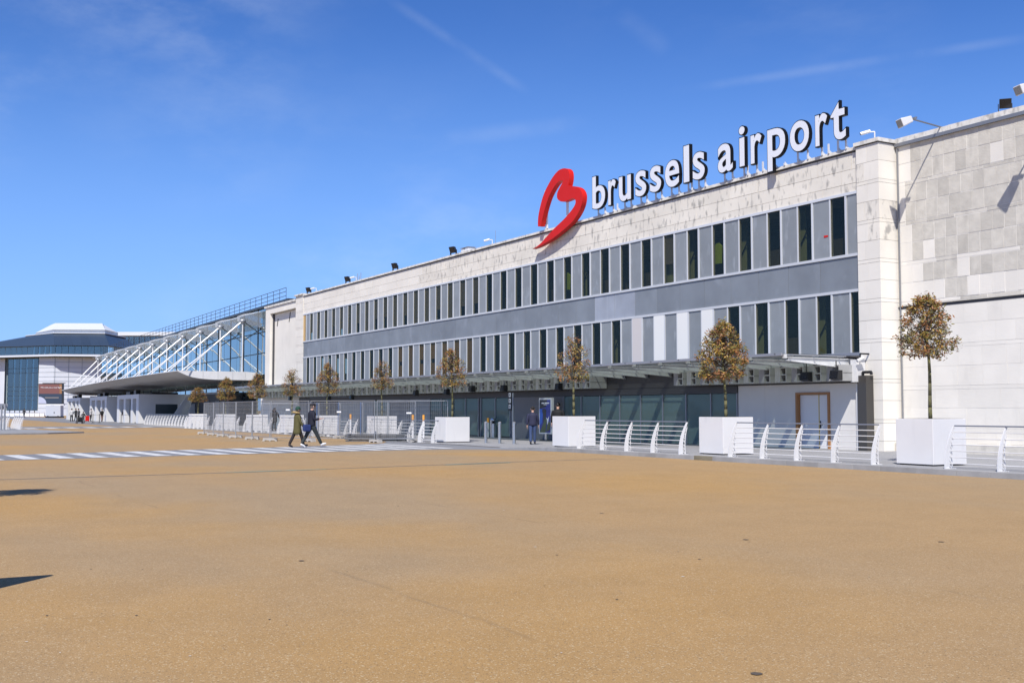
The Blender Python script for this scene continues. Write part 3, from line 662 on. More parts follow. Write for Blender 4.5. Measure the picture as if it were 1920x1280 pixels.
def cctv(X, Y, Z, label, h=.35):
    t = thing('security_camera', (X, Y, Z), label, 'camera', 'roof security cameras')
    G().tube((X, Y, Z-.03), (X, Y, Z+h), .025).tube((X, Y, Z+h), (X-.18, Y-.2, Z+h), .02).build('bracket', 'white_steel', t)
    d_ = Vector((-.6, -.75, -.25)).normalized(); c = Vector((X-.18, Y-.2, Z+h)); G().tube(c-d_*.12, c+d_*.22, .06, 10).build('housing', 'white_steel', t); G().tube(c+d_*.2, c+d_*.235, .045, 10).build('lens', 'black', t)
for px, py, lb in ((1640, 250, 'white security camera on top of the near stone pilaster'), (923, 455, 'small white security camera on the parapet left of the red emblem'), (668, 524, 'white security camera beside the antennas near the far roof end'), (593, 543, 'white security camera beside the farthest roof floodlight')):
    q = gy(px, py, YF+.2); cctv(q.x, YF+.2, (zk(13.2) if px > 1600 else ZC)-.02, lb)
AN = thing('roof_antennas', gy(672, 520, YF+.6), 'cluster of thin antenna rods near the far roof end', 'antenna')
q = AN.location.copy(); q.z = ZC
AN.location = (q.x, YF+.6, ZC)
for k in range(4): G().tube((q.x-.5+k*.33, YF+.6, ZC-.4), (q.x-.5+k*.33, YF+.6, ZC+.5+.2*(k % 2)), .025, 6).build('rod', 'galv', AN)
WBX = thing('roof_box', (gy(876, 465, YF+.6).x, YF+.6, ZC-.2), 'pale ventilation box standing behind the parapet', 'roof box'); q = WBX.location
G().box(q.x-.45, q.y-.2, ZC-.4, q.x, q.y+.3, ZC+.32).box(q.x+.06, q.y-.2, ZC-.4, q.x+.5, q.y+.3, ZC+.36).build('casing', 'white_steel', WBX, bevel=.02); bx('lid', 'galv', WBX, q.x-.5, q.y-.25, ZC+.365, q.x+.55, q.y+.35, ZC+.39)
tag(G().tube((gy(929, 430, YF+.5).x, YF+.5, ZC-.4), (gy(929, 430, YF+.5).x, YF+.5, ZC+.9), .012, 5).build('aerial', 'galv'), 'hair thin aerial rod on the roof left of the emblem', 'antenna')
def arm_lamp(px, label):
    q = gy(px, 228, YW); Z = zk(13.24); X = q.x
    t = thing('arm_lamp', (X, YW, Z), label, 'lamp', 'white lamps on arms over the stone wall')
    e = Vector((X-.06, YW-1.35, Z+.12))
    G().path([(X, YW+.3, Z-.05), (X, YW, Z+.0), e], .028).build('arm', 'steel_strip', t)
    d_ = Vector((-.35, -1, -.42)).normalized(); s_ = Vector((1, -.35, 0)).normalized(); u_ = s_.cross(d_)
    c = e+d_*.26
    def pt(a, b, c_): return tuple(c+s_*a*.7+u_*b*.75+d_*c_*.75)
    G().hexa([pt(-.17, -.14, -.3), pt(.17, -.14, -.3), pt(.17, .14, -.3), pt(-.17, .14, -.3), pt(-.27, -.2, .3), pt(.27, -.2, .3), pt(.27, .2, .3), pt(-.27, .2, .3)]).build('housing', 'white_steel', t, bevel=.03)
    G().quad(pt(-.23, -.16, .304), pt(.23, -.16, .304), pt(.23, .16, .304), pt(-.23, .16, .304)).build('lens', 'lamp_glass', t)
    G().box(e.x-.2, e.y-.03, e.z-.03, e.x+.2, e.y+.03, e.z+.03).build('clamp', 'steel_strip', t)
arm_lamp(1764, 'white box lamp on a thin arm over the stone wall, nearer the pilaster')
arm_lamp(1992, 'white box lamp on a thin arm over the stone wall at the right picture edge')
q = gy(1884, 186, YW+.2); o = flood(q.x, YW+.2, zk(13.24)-.03, 'black floodlight with glass front on the stone wall coping', .62); o.rotation_euler[2] = .75
cv = thing('canopy_camera', (-27.9, 29.9, 3.3), 'small white camera at the right end of the canopy', 'camera')
G().tube((-27.9, YF-.12, 3.5), (-27.9, 29.8, 3.5), .03).tube((-27.9, 29.8, 3.5), (-27.9, 29.8, 3.36), .025).build('arm', 'black', cv); G().tube((-27.85, 29.9, 3.36), (-27.9, 29.65, 3.24), .06).build('housing', 'white_steel', cv)
tag(G().quad((gy(1545, 444, YF).x, YF-.012, gy(1545, 446, YF).z), (gy(1553, 441, YF).x, YF-.012, gy(1558, 443, YF).z), (gy(1553, 441, YF).x, YF-.012, gy(1558, 440, YF).z), (gy(1545, 444, YF).x, YF-.012, gy(1545, 442, YF).z)).build('warning_sticker', 'red'), 'tiny red sticker on a grey panel between upper windows', 'sticker')

# ================================================================== GLASS HALL
HY = 40*K
hr, hl = gy(505, 571, HY), gy(205, 661, HY)
HL = thing('departure_hall', (-140, HY, 0), 'glass departure hall with sloping white tie rods between terminal and round tower', 'building')
HX0, HX1 = A0+.1, -196.
def hz(x): return hr.z+(hl.z-hr.z)*(x-hr.x)/(hl.x-hr.x)
G().hexa([(HX1, HY+.25, 0), (HX0, HY+.25, 0), (HX0, HY+.5, 0), (HX1, HY+.5, 0), (HX1, HY+.25, hz(HX1)-.1), (HX0, HY+.25, hz(HX0)-.1), (HX0, HY+.5, hz(HX0)-.1), (HX1, HY+.5, hz(HX1)-.1)]).build('back_screen', 'hall_back', HL)
G().hexa([(HX1, HY-.25, hz(HX1)-.2), (HX0, HY-.25, hz(HX0)-.2), (HX0, HY+14, hz(HX0)-.2), (HX1, HY+14, hz(HX1)-.2), (HX1, HY-.25, hz(HX1)), (HX0, HY-.25, hz(HX0)), (HX0, HY+14, hz(HX0)), (HX1, HY+14, hz(HX1))]).build('roof', 'frame_dark', HL)
n_ = 40; wd = (HX0-HX1)/n_; rows = [0, .265, .42, .62, .8, 1.]
for i in range(n_):
    a = HX1+wd*i; b = a+wd
    for j in range(5):
        za0, zb0 = (hz(a)-.25)*rows[j], (hz(b)-.25)*rows[j]; za1, zb1 = (hz(a)-.25)*rows[j+1], (hz(b)-.25)*rows[j+1]; e = rnd.uniform(-.004, .004)
        G().hexa([(a+.04, HY+e, za0+.05), (b-.04, HY-e, zb0+.05), (b-.04, HY+.02-e, zb0+.05), (a+.04, HY+.02+e, za0+.05), (a+.04, HY+e, za1-.05), (b-.04, HY-e, zb1-.05), (b-.04, HY+.02-e, zb1-.05), (a+.04, HY+.02+e, za1-.05)]).build('glass_panel', 'hall_glass', HL)
for i in range(0, n_+1, 2): bx('mullion', 'frame_dark', HL, HX1+wd*i-.06, HY-.05, 0, HX1+wd*i+.06, HY+.06, hz(HX1+wd*i)-.2)
RL = thing('roof_railing', (-140, HY, 11), 'dark steel guard rail along the glass hall roof edge', 'railing')
for h in (.4, .8, 1.15): G().tube((HX1, HY+.1, hz(HX1)+h), (HX0-1.5, HY+.1, hz(HX0-1.5)+h), .026, 6).build('rail', 'frame_dark', RL)
x = HX0-1.5
while x > HX1: G().tube((x, HY+.1, hz(x)), (x, HY+.1, hz(x)+1.15), .024, 6).build('post', 'frame_dark', RL); x -= 1.9
# hall canopy with curved nose
HCX0, HCX1 = -105.4, -188.
sec = [(24.2, 5.14), (24.5, 5.0), (25.0, 4.78), (25.6, 4.58), (26.4, 4.45), (27.6, 4.38), (31.4, 4.36), (31.8, 5.06), (24.25, 5.19)]
HC = thing('hall_canopy', (-140, 28, 5), 'broad canopy with a rounded nose and dark curved soffit before the glass hall', 'canopy')
def hsec(x):
    t = (x-HCX0)/(HCX1-HCX0); return [(x, y+1.2*t*t, z-.55*t*t) for y, z in sec]
NS = 14; xs = [HCX0+(HCX1-HCX0)*i/NS for i in range(NS+1)]
g1, g2 = G(), G()
for a, b in zip(xs, xs[1:]):
    A, B = hsec(a), hsec(b)
    for i in range(6): g1.quad(A[i], A[i+1], B[i+1], B[i])
    for i in (6, 7, 8): j = (i+1) % 9; g2.quad(A[i], A[j], B[j], B[i])
g1.build('soffit', 'soffit', HC, smooth=True); g2.build('top_skin', 'white_steel', HC)
e = [(y, z) for y, z in sec]
cuts = [24.2, 25.3, 26.6, 28, 29.4, 30.6, 31.8]
def under(y):
    pts_ = sec[:8]
    for (y0, z0), (y1, z1) in zip(pts_, pts_[1:]):
        if y0 <= y <= y1: return z0+(z1-z0)*(y-y0)/(y1-y0+1e-9)
    return 4.4
for a, b in zip(cuts, cuts[1:]):
    ys_ = [a+.01+(b-a-.02)*i/4 for i in range(5)]
    G().prism([(y, under(y)) for y in ys_]+[(b-.01, 5.16 if b < 31.7 else 5.08), (a+.01, 5.17)], 'yz', HCX0, HCX0+.1).build('end_panel', 'white_steel', HC)
e = hsec(HCX1); g = G(); g.add(e, [tuple(range(9))]); g.build('far_end', 'white_steel', HC)
for k in range(11):
    X = -105.9-8.0*k; t = (X-HCX0)/(HCX1-HCX0); yb = 24.9+1.2*t*t; zb = 5.15-.55*t*t
    top = Vector((X, 30.45, 10.05-.6*t)); fk = top.lerp(Vector((X, yb, zb)), .5)
    s = thing('tie_rod', (X, yb, zb), 'white forked tie rod rising from canopy to glass hall, %s from the right' % ORD[k], 'tie rod', 'white tie rods of the glass hall')
    G().tube(top, fk, .08, 10).build('mast', 'white_steel', s)
    for dx in (-1.0, 1.0): G().tube(fk, (X+dx, yb, zb), .05, 8).build('fork', 'white_steel', s)
    G().tube((X, 30.45, zb+.0), top, .06, 8).build('post', 'white_steel', s); G().ball(top, .3, .34, .22).build('head', 'galv', s, smooth=True)
    G().tube(top, (X, HY-.05, 8.6-.4*t), .05, 6).build('stay', 'frame_dark', s)
    G().prism([(30.2, top.z+.05), (30.2, top.z+.5), (30.8, top.z+.75), (HY-.1, top.z+1.1), (HY-.1, top.z-.5)], 'yz', X-1.1, X-1.06).build('glass_fin', 'fin_glass', s)
    G().hexa([(X-5.0, 30.4, top.z+.45), (X, 30.4, top.z+.45), (X, HY-.1, top.z+1.05), (X-5.0, HY-.1, top.z+1.05), (X-5.0, 30.4, top.z+.48), (X, 30.4, top.z+.48), (X, HY-.1, top.z+1.08), (X-5.0, HY-.1, top.z+1.08)]).build('glass_roof', 'fin_glass', s)
# entrance vestibules under the canopy
for i, (X, ln) in enumerate(((-133.5, 13), (-154, 13), (-176, 13))):
    v_ = thing('entrance_porch', (X-ln/2, 29, 0), 'white angular entrance porch under the hall canopy, %s from the right' % ORD[i], 'porch', 'white entrance porches')
    y0, y1, h = 26.4, HY-.2, 3.35
    bx('roof', 'portal_white', v_, X-ln, y0, h-.5, X-.2, y1, h); 
    G().prism([(y0, 0), (y0+.6, 0), (y0+1.7, 0), (y1, 0), (y1, h), (y0, h)], 'yz', X-.2, X).build('side_wall', 'portal_white', v_)
    bx('side_window', 'mirror_dark', v_, X-.05, y0+1.9, 1.1, X+.012, y0+4.4, 2.2)
    for k, (a, b) in enumerate(((0.2, 1.4), (3.4, 4.6), (7.8, 9.0), (11.8, 13))): bx('front_post', 'portal_white', v_, X-b, y0, 0, X-a, y0+.5, h-.5)
    G().box(X-ln, y0+1.2, 0, X-.2, y0+1.25, h-.5).build('doors', 'mirror_dark', v_)
    bx('back_side', 'portal_white', v_, X-ln-.2, y0, 0, X-ln, y1, h)
    for q_ in ((X-3.4, y0+.1, h+.003, X-2.2, y0+.6, h+.5), (X-8, y0+.1, h+.003, X-5.8, y0+.6, h+.35), (X-.6, y0+1.5, h+.003, X-.2, y0+4.5, h+.22)): bx('roof_lamp', 'black', v_, *q_)
SW = thing('slanted_screen', (-127, 28, 0), 'white slanted screen wall beside the dark hall entrance', 'screen wall')
G().prism([(28.3, .1), (29.0, .1), (30.9, 3.1), (30.3, 3.1)], 'yz', -127.2, -127).build('fin', 'portal_white', SW); G().prism([(30.2, .1), (31.4, .1), (31.4, 2.2), (30.9, 2.2)], 'yz', -127.1, -126.9).build('fin', 'portal_white', SW)
DE = thing('dark_entrance', (-118, HY, 0), 'dark recessed doorway block of the glass hall behind the planter trees', 'doorway')
bx('wall', 'hall_dark', DE, -128.5, 31.2, 0, -113, HY-.1, 3.2); bx('door', 'mirror_dark', DE, -122, 31.15, .05, -120.5, 31.19, 2.5); bx('door', 'mirror_dark', DE, -118, 31.15, .05, -116.5, 31.19, 2.5); bx('lintel', 'frame_grey', DE, -128.6, 31.1, 3.21, -113, 31.4, 3.4)
# ================================================================== FAR BUILDINGS
def cf(px, py, F): return EYEP+ray(px, py)*(F/F_PX)
fh = Vector((FW.x, FW.y, 0)).normalized()
FT = 300.
def tw(px, dF, py):                                                   # plan point of the tower: column px, metres deeper, level py
    z = cf(px, py, FT).z; q = cf(px, 768, FT+dF); return (q.x, q.y, z)
TB = thing('round_tower_building', tw(110, 10, 779), 'white panelled block with a dark hipped roof above a ring of windows', 'building')
ring = [(-70, 14), (100, 0), (200, 2.5), (262, 26)]
back = [(262, 60), (-70, 60)]
def loop(pts, py): return [tw(a, b, py) for a, b in pts]
def frustum(name, mat, p0, y0, p1, y1, parent=TB, close=True):
    A, B = loop(p0, y0), loop(p1, y1); n = len(A); g = G(); g.add(A+B, [(i, (i+1) % n, n+(i+1) % n, n+i) for i in range(n)]+[tuple(range(n)), tuple(range(n, 2*n))]); return g.build(name, mat, parent)
inn = [(-66, 15), (101, .6), (199, 3), (258, 26), (258, 60), (-66, 60)]
frustum('window_ring', 'far_glass_back', inn, 663.5, inn, 647)
frustum('ledge', 'far_white', [(-75, 12), (98, -1.2), (203, 1.2), (268, 26), (268, 62), (-75, 62)], 667.5, [(-75, 12), (98, -1.2), (203, 1.2), (268, 26), (268, 62), (-75, 62)], 664)
frustum('ledge_shadow_strip', 'frame_dark', [(-73, 13), (99, -.3), (201, 2), (266, 26), (266, 61), (-73, 61)], 669, [(-73, 13), (99, -.3), (201, 2), (266, 26), (266, 61), (-73, 61)], 667.6)
def facet_strips(name, mat, a, b, n, y0, y1, gap=.06, out=0, a2=None, b2=None, o2=0):
    a2 = a2 or a; b2 = b2 or b
    for i in range(n):
        t0, t1 = (i+gap)/n, (i+1-gap)/n
        lp_ = lambda p, q, t: (p[0]+(q[0]-p[0])*t, p[1]+(q[1]-p[1])*t)
        q0, q1, q2, q3 = lp_(a, b, t0), lp_(a, b, t1), lp_(a2, b2, t1), lp_(a2, b2, t0)
        P_ = [tw(q0[0], q0[1]-out, y0), tw(q1[0], q1[1]-out, y0), tw(q2[0], q2[1]-o2, y1), tw(q3[0], q3[1]-o2, y1)]
        sh = fh*.1
        G().hexa([P_[0], P_[1], tuple(Vector(P_[1])+sh), tuple(Vector(P_[0])+sh), P_[3], P_[2], tuple(Vector(P_[2])+sh), tuple(Vector(P_[3])+sh)]).build(name, mat, TB)
facet_strips('ring_window', 'tower_glass', inn[0], inn[1], 16, 663, 648.2, .04, .25, o2=.25); facet_strips('ring_window', 'tower_glass', inn[1], inn[2], 8, 663, 648.2, .04, .25, o2=.25); facet_strips('ring_window', 'tower_glass', inn[2], inn[3], 6, 663, 648.2, .04, .25, o2=.25)
eave = [(-74, 12), (99, -1), (203, 1.2), (268, 27), (268, 61), (-74, 61)]; top_ = [(48, 22), (97, 9), (193, 11), (229, 28), (229, 50), (48, 50)]
frustum('roof', 'far_dark_roof', eave, 647.2, top_, 619.8)
facet_strips('roof_panel', 'far_dark_roof', eave[0], eave[1], 9, 647.2, 620.1, .012, .12, top_[0], top_[1], .12); facet_strips('roof_panel', 'far_dark_roof', eave[1], eave[2], 6, 647.2, 620.1, .012, .12, top_[1], top_[2], .12); facet_strips('roof_panel', 'far_dark_roof', eave[2], eave[3], 5, 647.2, 620.1, .012, .12, top_[2], top_[3], .12)
tp = [(44, 21), (96, 8.4), (194, 10.4), (233, 28), (233, 51), (44, 51)]
frustum('roof_edge', 'roof_white', tp, 619.8, tp, 618.2)
bs_ = [(64, 26), (97, 12), (193, 13), (216, 24), (216, 48), (64, 48)]; frustum('plant_base', 'far_white', bs_, 618.2, bs_, 611.3)
frustum('plant_roof', 'roof_white', [(63, 25), (96, 11), (194, 12), (218, 24), (218, 49), (63, 49)], 611.3, [(92, 26), (100, 20), (188, 21), (191, 26), (191, 44), (92, 44)], 594)
wl = [(71, 3.2), (98, 1.5), (260, 8), (260, 60), (71, 60)]
frustum('white_wall', 'far_white', wl, 780, wl, 669)
wl2 = [(-70, 16), (7, 9.8), (7, 60), (-70, 60)]; frustum('white_wall', 'far_white', wl2, 780, wl2, 669)
gl_ = [(7, 11), (71, 5.6), (71, 30), (7, 30)]; frustum('glazing_back', 'far_glass_back', gl_, 780, gl_, 669)
lv = [780, 768, 750, 741, 732.5, 724, 697.5, 688.5, 670]
for j in range(8): facet_strips('wall_window', 'tower_glass', (12, 10.4), (70, 5.6), 5, lv[j]-.4, lv[j+1]+.4, .03, .2, o2=.2)
for y in (678, 688, 697, 705.5, 714, 722.5, 731, 739.5, 748, 756.5, 765): facet_strips('panel_joint', 'far_line', (98, 1.5), (260, 8), 1, y+.18, y-.18, 0, .06, o2=.06); facet_strips('panel_joint', 'far_line', (71, 3.2), (98, 1.5), 1, y+.18, y-.18, 0, .06, o2=.06)
for x in (101, 127, 152, 178): d_ = 1.5+(x-98)/162*6.5; facet_strips('panel_joint', 'far_line', (x-.2, d_), (x+.2, d_), 1, 779, 670, 0, .08, o2=.08)
BB2 = thing('pale_far_block', cf(270, 779, 420), 'pale glass block rising behind the hall roof', 'building')
def fb(name, mat, px0, px1, y0, y1, F, dep, parent):
    A = [cf(px0, y0, F), cf(px1, y0, F), cf(px1, y0, F)+fh*dep, cf(px0, y0, F)+fh*dep]; zt = cf((px0+px1)/2, y1, F).z; zb = cf((px0+px1)/2, y0, F).z
    return G().hexa([(p.x, p.y, zb) for p in A]+[(p.x, p.y, zt) for p in A]).build(name, mat, parent)
fb('wall', 'far_white', 205, 330, 782, 629, 420, 30, BB2); fb('parapet', 'roof_white', 203, 332, 628.9, 622, 419, 32, BB2)
for i in range(9): fb('window', 'tower_glass', 222+i*10, 230.5+i*10, 660, 631, 419.7, .3, BB2)
# distant service hall left of frame so that the horizon is closed
LB2 = thing('far_low_building', cf(-60, 775, 330), 'low white service building at the far left edge', 'building')
fb('wall', 'far_white', -260, -2, 774.5, 700, 330, 20, LB2); fb('roof', 'far_dark_roof', -262, -1, 699.5, 692, 329, 22, LB2)
# ================================================================== PLANTERS AND TREES
YP = 23.2; PW, PD, PH = 1.18, 1.25, 1.19
pcx = [gy(1750, 850, YP).x-PW/2, gy(1356, 850, YP).x-PW/2, gy(1066, 830, YP).x-PW/2]+[gy(px, 780, YP+PD/2).x for px in (848, 716, 613, 547, 482, 423, 371)]
side = [('right foreground', ), ]
PLBL = ['large white cube planter nearest the camera at the right', 'white cube planter in front of the wood framed door', 'white cube planter just right of the walking man in blue', 'white cube planter at the left side of the bollards', 'fifth white cube planter from the right, behind the stacked barriers', 'sixth white cube planter from the right, behind the walking couple',
        'seventh white cube planter from the right, before the white end wall', 'eighth white cube planter from the right, behind the mesh fence', 'ninth white cube planter from the right, behind the mesh fence corner', 'farthest white cube planter, beside the long far railing']
def planter(x, y, z, label):
    t = thing('planter', (x, y, z), label, 'planter', 'white cube planters')
    G().box(x-PW/2, y-PD/2, z+.035, x+PW/2, y+PD/2, z+PH).build('box', 'planter_white', t, bevel=.012)
    bx('plinth', 'black', t, x-PW/2+.06, y-PD/2+.06, z-.002, x+PW/2-.06, y+PD/2-.06, z+.034)
    bx('soil', 'soil', t, x-PW/2+.05, y-PD/2+.05, z+PH-.01, x+PW/2-.05, y+PD/2-.05, z+PH+.006)
    return t
def crown_mesh(seed, h, w, dens, sparse_top=0.):
    """leaf clumps on a rounded cone; returns leaves and twigs"""
    r_ = random.Random(seed); lv = G(); tw_ = G()
    def rad(t): return w/2*(.72+.28*min(1, (t/.14)**.6) if t < .14 else (1-((t-.14)/.86)**1.9)**.62)
    clumps = []
    for i in range(230):
        t = r_.random()**1.15; a = r_.random()*6.283; rr = rad(t)*(r_.random()**.4)*r_.uniform(.9, 1.04)
        clumps.append(Vector((math.cos(a)*rr, math.sin(a)*rr, t*h)))
    for c in clumps:
        st = Vector((0, 0, max(0, c.z*.55-.02))); md = st.lerp(c, .55)+Vector((r_.uniform(-.05, .05), r_.uniform(-.05, .05), r_.uniform(-.02, .06)))
        tw_.tube(st, md, .008, 4, .005) if r_.random() < .5 else None; tw_.tube(md, c, .005, 4, .002)
        for q in range(2):
            e = md.lerp(c, r_.uniform(.3, 1)); d_ = Vector((r_.gauss(0, 1), r_.gauss(0, 1), r_.gauss(.2, .8))).normalized(); tw_.tube(e, e+d_*r_.uniform(.06, .15), .004, 3, .002)
        if r_.random() < sparse_top*(.35+c.z/h): continue
        pal = r_.choices(range(5), (2.0, 2.0, 3.2, 2.6, 1.6))[0]
        for q in range(int(dens*r_.uniform(.6, 1.3))):
            p_ = c+Vector((r_.gauss(0, .055), r_.gauss(0, .055), r_.gauss(0, .055))); d_ = Vector((r_.gauss(0, 1), r_.gauss(0, 1), r_.gauss(-.25, .7))).normalized()
            s_ = d_.orthogonal().normalized(); s_.rotate(Matrix.Rotation(r_.random()*6.28, 3, d_)); n_ = s_.cross(d_)
            l_ = r_.uniform(.035, .06); w_ = l_*.33; lv.cur = pal if r_.random() < .62 else r_.choices(range(5), (3, 2.4, 2.3, 1.8, 1.6))[0]
            lv.add([p_-d_*l_, p_+s_*w_+n_*w_*.35, p_+d_*l_, p_-s_*w_+n_*w_*.35], [(0, 1, 2), (0, 2, 3)])
    return lv, tw_
LM = ['leaf_green', 'leaf_yellow', 'leaf_rust', 'leaf_brown', 'leaf_olive']
CR = []
for sd, dn, sp in ((3, 21, .12), (8, 24, .06), (21, 13, .55), (34, 17, .28)):
    lv, tw_ = crown_mesh(sd, 1.5, 1.5, dn, sp); a = lv.build('leaves', LM); b = tw_.build('branches', 'twig'); a['kind'] = 'stuff'; CR.append((a.data, b.data)); bpy.data.objects.remove(a); bpy.data.objects.remove(b)
TLBL = ['small clipped tree with green brown leaves against the right stone wall', 'small clipped rust and yellow tree in front of the canopy beam end', 'half bare clipped tree with red lower leaves above the man in blue', 'clipped reddish tree left of the bollards',
        'sparse brown clipped tree above the stacked barriers', 'clipped orange brown tree right of the walking couple', 'sparse clipped tree before the white end wall', 'brown clipped tree at the left edge of the white end wall', 'dense brown clipped tree under the hall canopy end', 'farthest clipped tree before the dark hall doorway']
TP = [(0, 0.3, 555, 668, 113), (1, 1.7, 605, 708, 98), (2, 4., 630, 712, 72), (3, .5, 655, 722, 60), (2, 2., 677, 728, 45), (3, 1., 682, 735, 47), (2, .8, 692, 740, 44), (3, 5., 700, 745, 38), (1, 3., 709, 748, 36), (0, 2.5, 727, 753, 36)]
for i, x in enumerate(pcx):
    y = YP+PD/2; z = pz(x); planter(x, y, z, PLBL[i])
    ci, rz, yt, yb, wpx = TP[i]
    Fd = (Vector((x, y, 0))-Vector((0, 0, 0))).dot(Vector((FW.x, FW.y, 0)).normalized()); m = Fd/F_PX
    zt, zb, wd = EYE+(768-yt)*m, EYE+(768-yb)*m, wpx*m
    t = thing('clipped_tree', (x, y, z+PH), TLBL[i], 'tree', 'clipped trees in planters')
    pts_ = []; n_ = 7; z0 = z+PH-.02
    for k in range(n_+1): f = k/n_; pts_.append((x+.05*math.sin(f*3+i)*f+(-.06 if i < 2 else 0)*f, y+.04*math.sin(f*4+i*2)*f, z0+(zb+.35*(zt-zb)-z0)*f))
    G().path(pts_, [.052-.022*k/n_ for k in range(n_+1)], 8).build('trunk', 'bark', t, smooth=True)
    for nm, me, mm in (('leaves', CR[ci][0], None), ('branches', CR[ci][1], None)):
        o = bpy.data.objects.new(nm, me); COL.objects.link(o); o.parent = t; o.location = (pts_[-1][0]-x, pts_[-1][1]-y, zb-(z+PH)); o.rotation_euler[2] = rz; o.scale = (wd/1.5, wd/1.5, (zt-zb)/1.5)
        if nm == 'leaves': o['kind'] = 'stuff'
# trees and a planter of the opposite row, just left of the frame
for i, (x, y, tree) in enumerate(((-20.9, .35, 1), (-30.6, .2, 1))):
    planter(x, y, 0, ['white cube planter left of the frame with a clipped tree', 'second tree planter left of the frame'][i])
    if tree:
        t = thing('clipped_tree', (x, y, PH), ['clipped tree left of the frame', 'second clipped tree left of the frame'][i > 0], 'tree', 'clipped trees in planters')
        G().tube((x, y, PH-.02), (x, y, 3.2), .05, 8, .03).build('trunk', 'bark', t)
        for nm, me in (('leaves', CR[1][0]), ('branches', CR[1][1])):
            o = bpy.data.objects.new(nm, me); COL.objects.link(o); o.parent = t; o.location = (0, 0, 2.75-PH)
            if nm == 'leaves': o['kind'] = 'stuff'
t = thing('shadow_panel', (-10.1, -.4, 0), 'upright dark panel left of the frame, added for the shadow it casts', 'board')  # unseen panel, shaped and placed to cast the wedge shadow on the asphalt
bx('board', 'frame_dark', t, -10.15, -1.2, .1, -10.07, .36, 2.0); bx('foot', 'galv', t, -10.3, -1.2, 0, -9.92, -1.1, .1); bx('foot', 'galv', t, -10.3, .26, 0, -9.92, .36, .1)
# ================================================================== RAILINGS
def outer(z): return -.30+.33*(z/1.02)**2.1
def post_mesh():
    g = G(); zs = [1.02*k/12 for k in range(13)]
    for a, b in zip(zs, zs[1:]):                                      # solid blade
        wa, wb = (.165-.11*(a/1.02)**1.4), (.165-.11*(b/1.02)**1.4)
        g.add([(s_, outer(z)+d_, z) for z, w_ in ((a, wa), (b, wb)) for d_ in (0, w_) for s_ in (-.012, .012)], [(0, 1, 3, 2), (4, 6, 7, 5), (0, 4, 5, 1), (2, 3, 7, 6), (0, 2, 6, 4), (1, 5, 7, 3)])
    for k in range(7):                                                # slotted inner edge
        z = .06+k*.115; w_ = (.165-.11*(z/1.02)**1.4); y0 = outer(z)+w_-.01; e = .11-.08*(z/1.02)
        g.hexa([(-.01, y0, z+.03), (.01, y0, z+.03), (.01, y0+e, z-.05), (-.01, y0+e, z-.05), (-.01, y0, z+.055), (.01, y0, z+.055), (.01, y0+e, z-.02), (-.01, y0+e, z-.02)])
    ins = [(outer(z)+(.165-.11*(z/1.02)**1.4)+.10-.08*(z/1.02), z) for z in zs[:-2]]
    for (y0, z0), (y1, z1) in zip(ins, ins[1:]): g.hexa([(-.01, y0, z0), (.01, y0, z0), (.01, y0+.022, z0), (-.01, y0+.022, z0), (-.01, y1, z1), (.01, y1, z1), (.01, y1+.022, z1), (-.01, y1+.022, z1)])
    g.box(-.05, -.26, 0, .05, .06, .012)
    return g
PM = post_mesh().build('post', 'white_steel'); PMD = PM.data; bpy.data.objects.remove(PM)
def railing(xs, y, label, group='white railings with curved posts', cat='railing'):
    z = pz(xs[0]); t = thing('railing', (xs[0], y, z), label, cat, group)
    for x in xs:
        o = bpy.data.objects.new('post', PMD); COL.objects.link(o); o.parent = t; o.location = (x-xs[0], 0, pz(x)-z)
    a, b = xs[0], xs[-1]
    for h in (.13, .28, .43, .58, .73, .88):
        yy = outer(h)+(.165-.11*(h/1.02)**1.4)+.04; G().tube((a, y+yy, pz(a)+h), (b, y+yy, pz(b)+h), .013, 6).build('rail', 'white_steel', t)
    G().hexa([(b-.05, y+.0, pz(b)+1.015), (a+.05, y+.0, pz(a)+1.015), (a+.05, y+.09, pz(a)+1.015), (b-.05, y+.09, pz(b)+1.015), (b-.05, y+.01, pz(b)+1.05), (a+.05, y+.01, pz(a)+1.05), (a+.05, y+.085, pz(a)+1.05), (b-.05, y+.085, pz(b)+1.05)]).build('handrail', 'rail_top', t, bevel=.01)
    return t
YR = 22.78
def lin(a, b, n): return [a+(b-a)*i/(n-1) for i in range(n)]
railing(lin(-18.45, -12.6, 5), YR, 'curved white railing right of the nearest planter, cut by the picture edge')
railing(lin(-26.35, -20.75, 5), YR, 'curved white railing between the two nearest planters')
railing(lin(-34.75, -28.75, 5), YR, 'curved white railing before the teal glass shop front')
nm_ = ['beside the bollards', 'behind the stacked barriers', 'behind the walking couple', 'before the white end wall', 'behind the mesh fence', 'behind the mesh fence corner', 'next to the farthest planter']
for i in range(3, 9):
    a, b = pcx[i]-PW/2-.35, pcx[i+1]+PW/2+.45; n_ = max(3, int(round((a-b)/1.35))+1); railing(lin(a, b, n_), YR, 'curved white railing %s, %s from the right' % (nm_[i-3+1] if i > 3 else nm_[1], ORD[i]))
railing(lin(pcx[3]+.9, pcx[3]-.55, 2), YR-.2, 'short curved white railing in front of the planter by the bollards')
railing(lin(-104.6, -123.5, 16), 25.3, 'long far railing of many curved white posts before the entrance porches')
LR = railing(lin(-90.6, -96.2, 5), 9.6, 'curved white railing on the traffic island at the left edge'); railing(lin(-91.0, -96.2, 5), 8.7, 'second curved white railing row on the traffic island at the left edge')
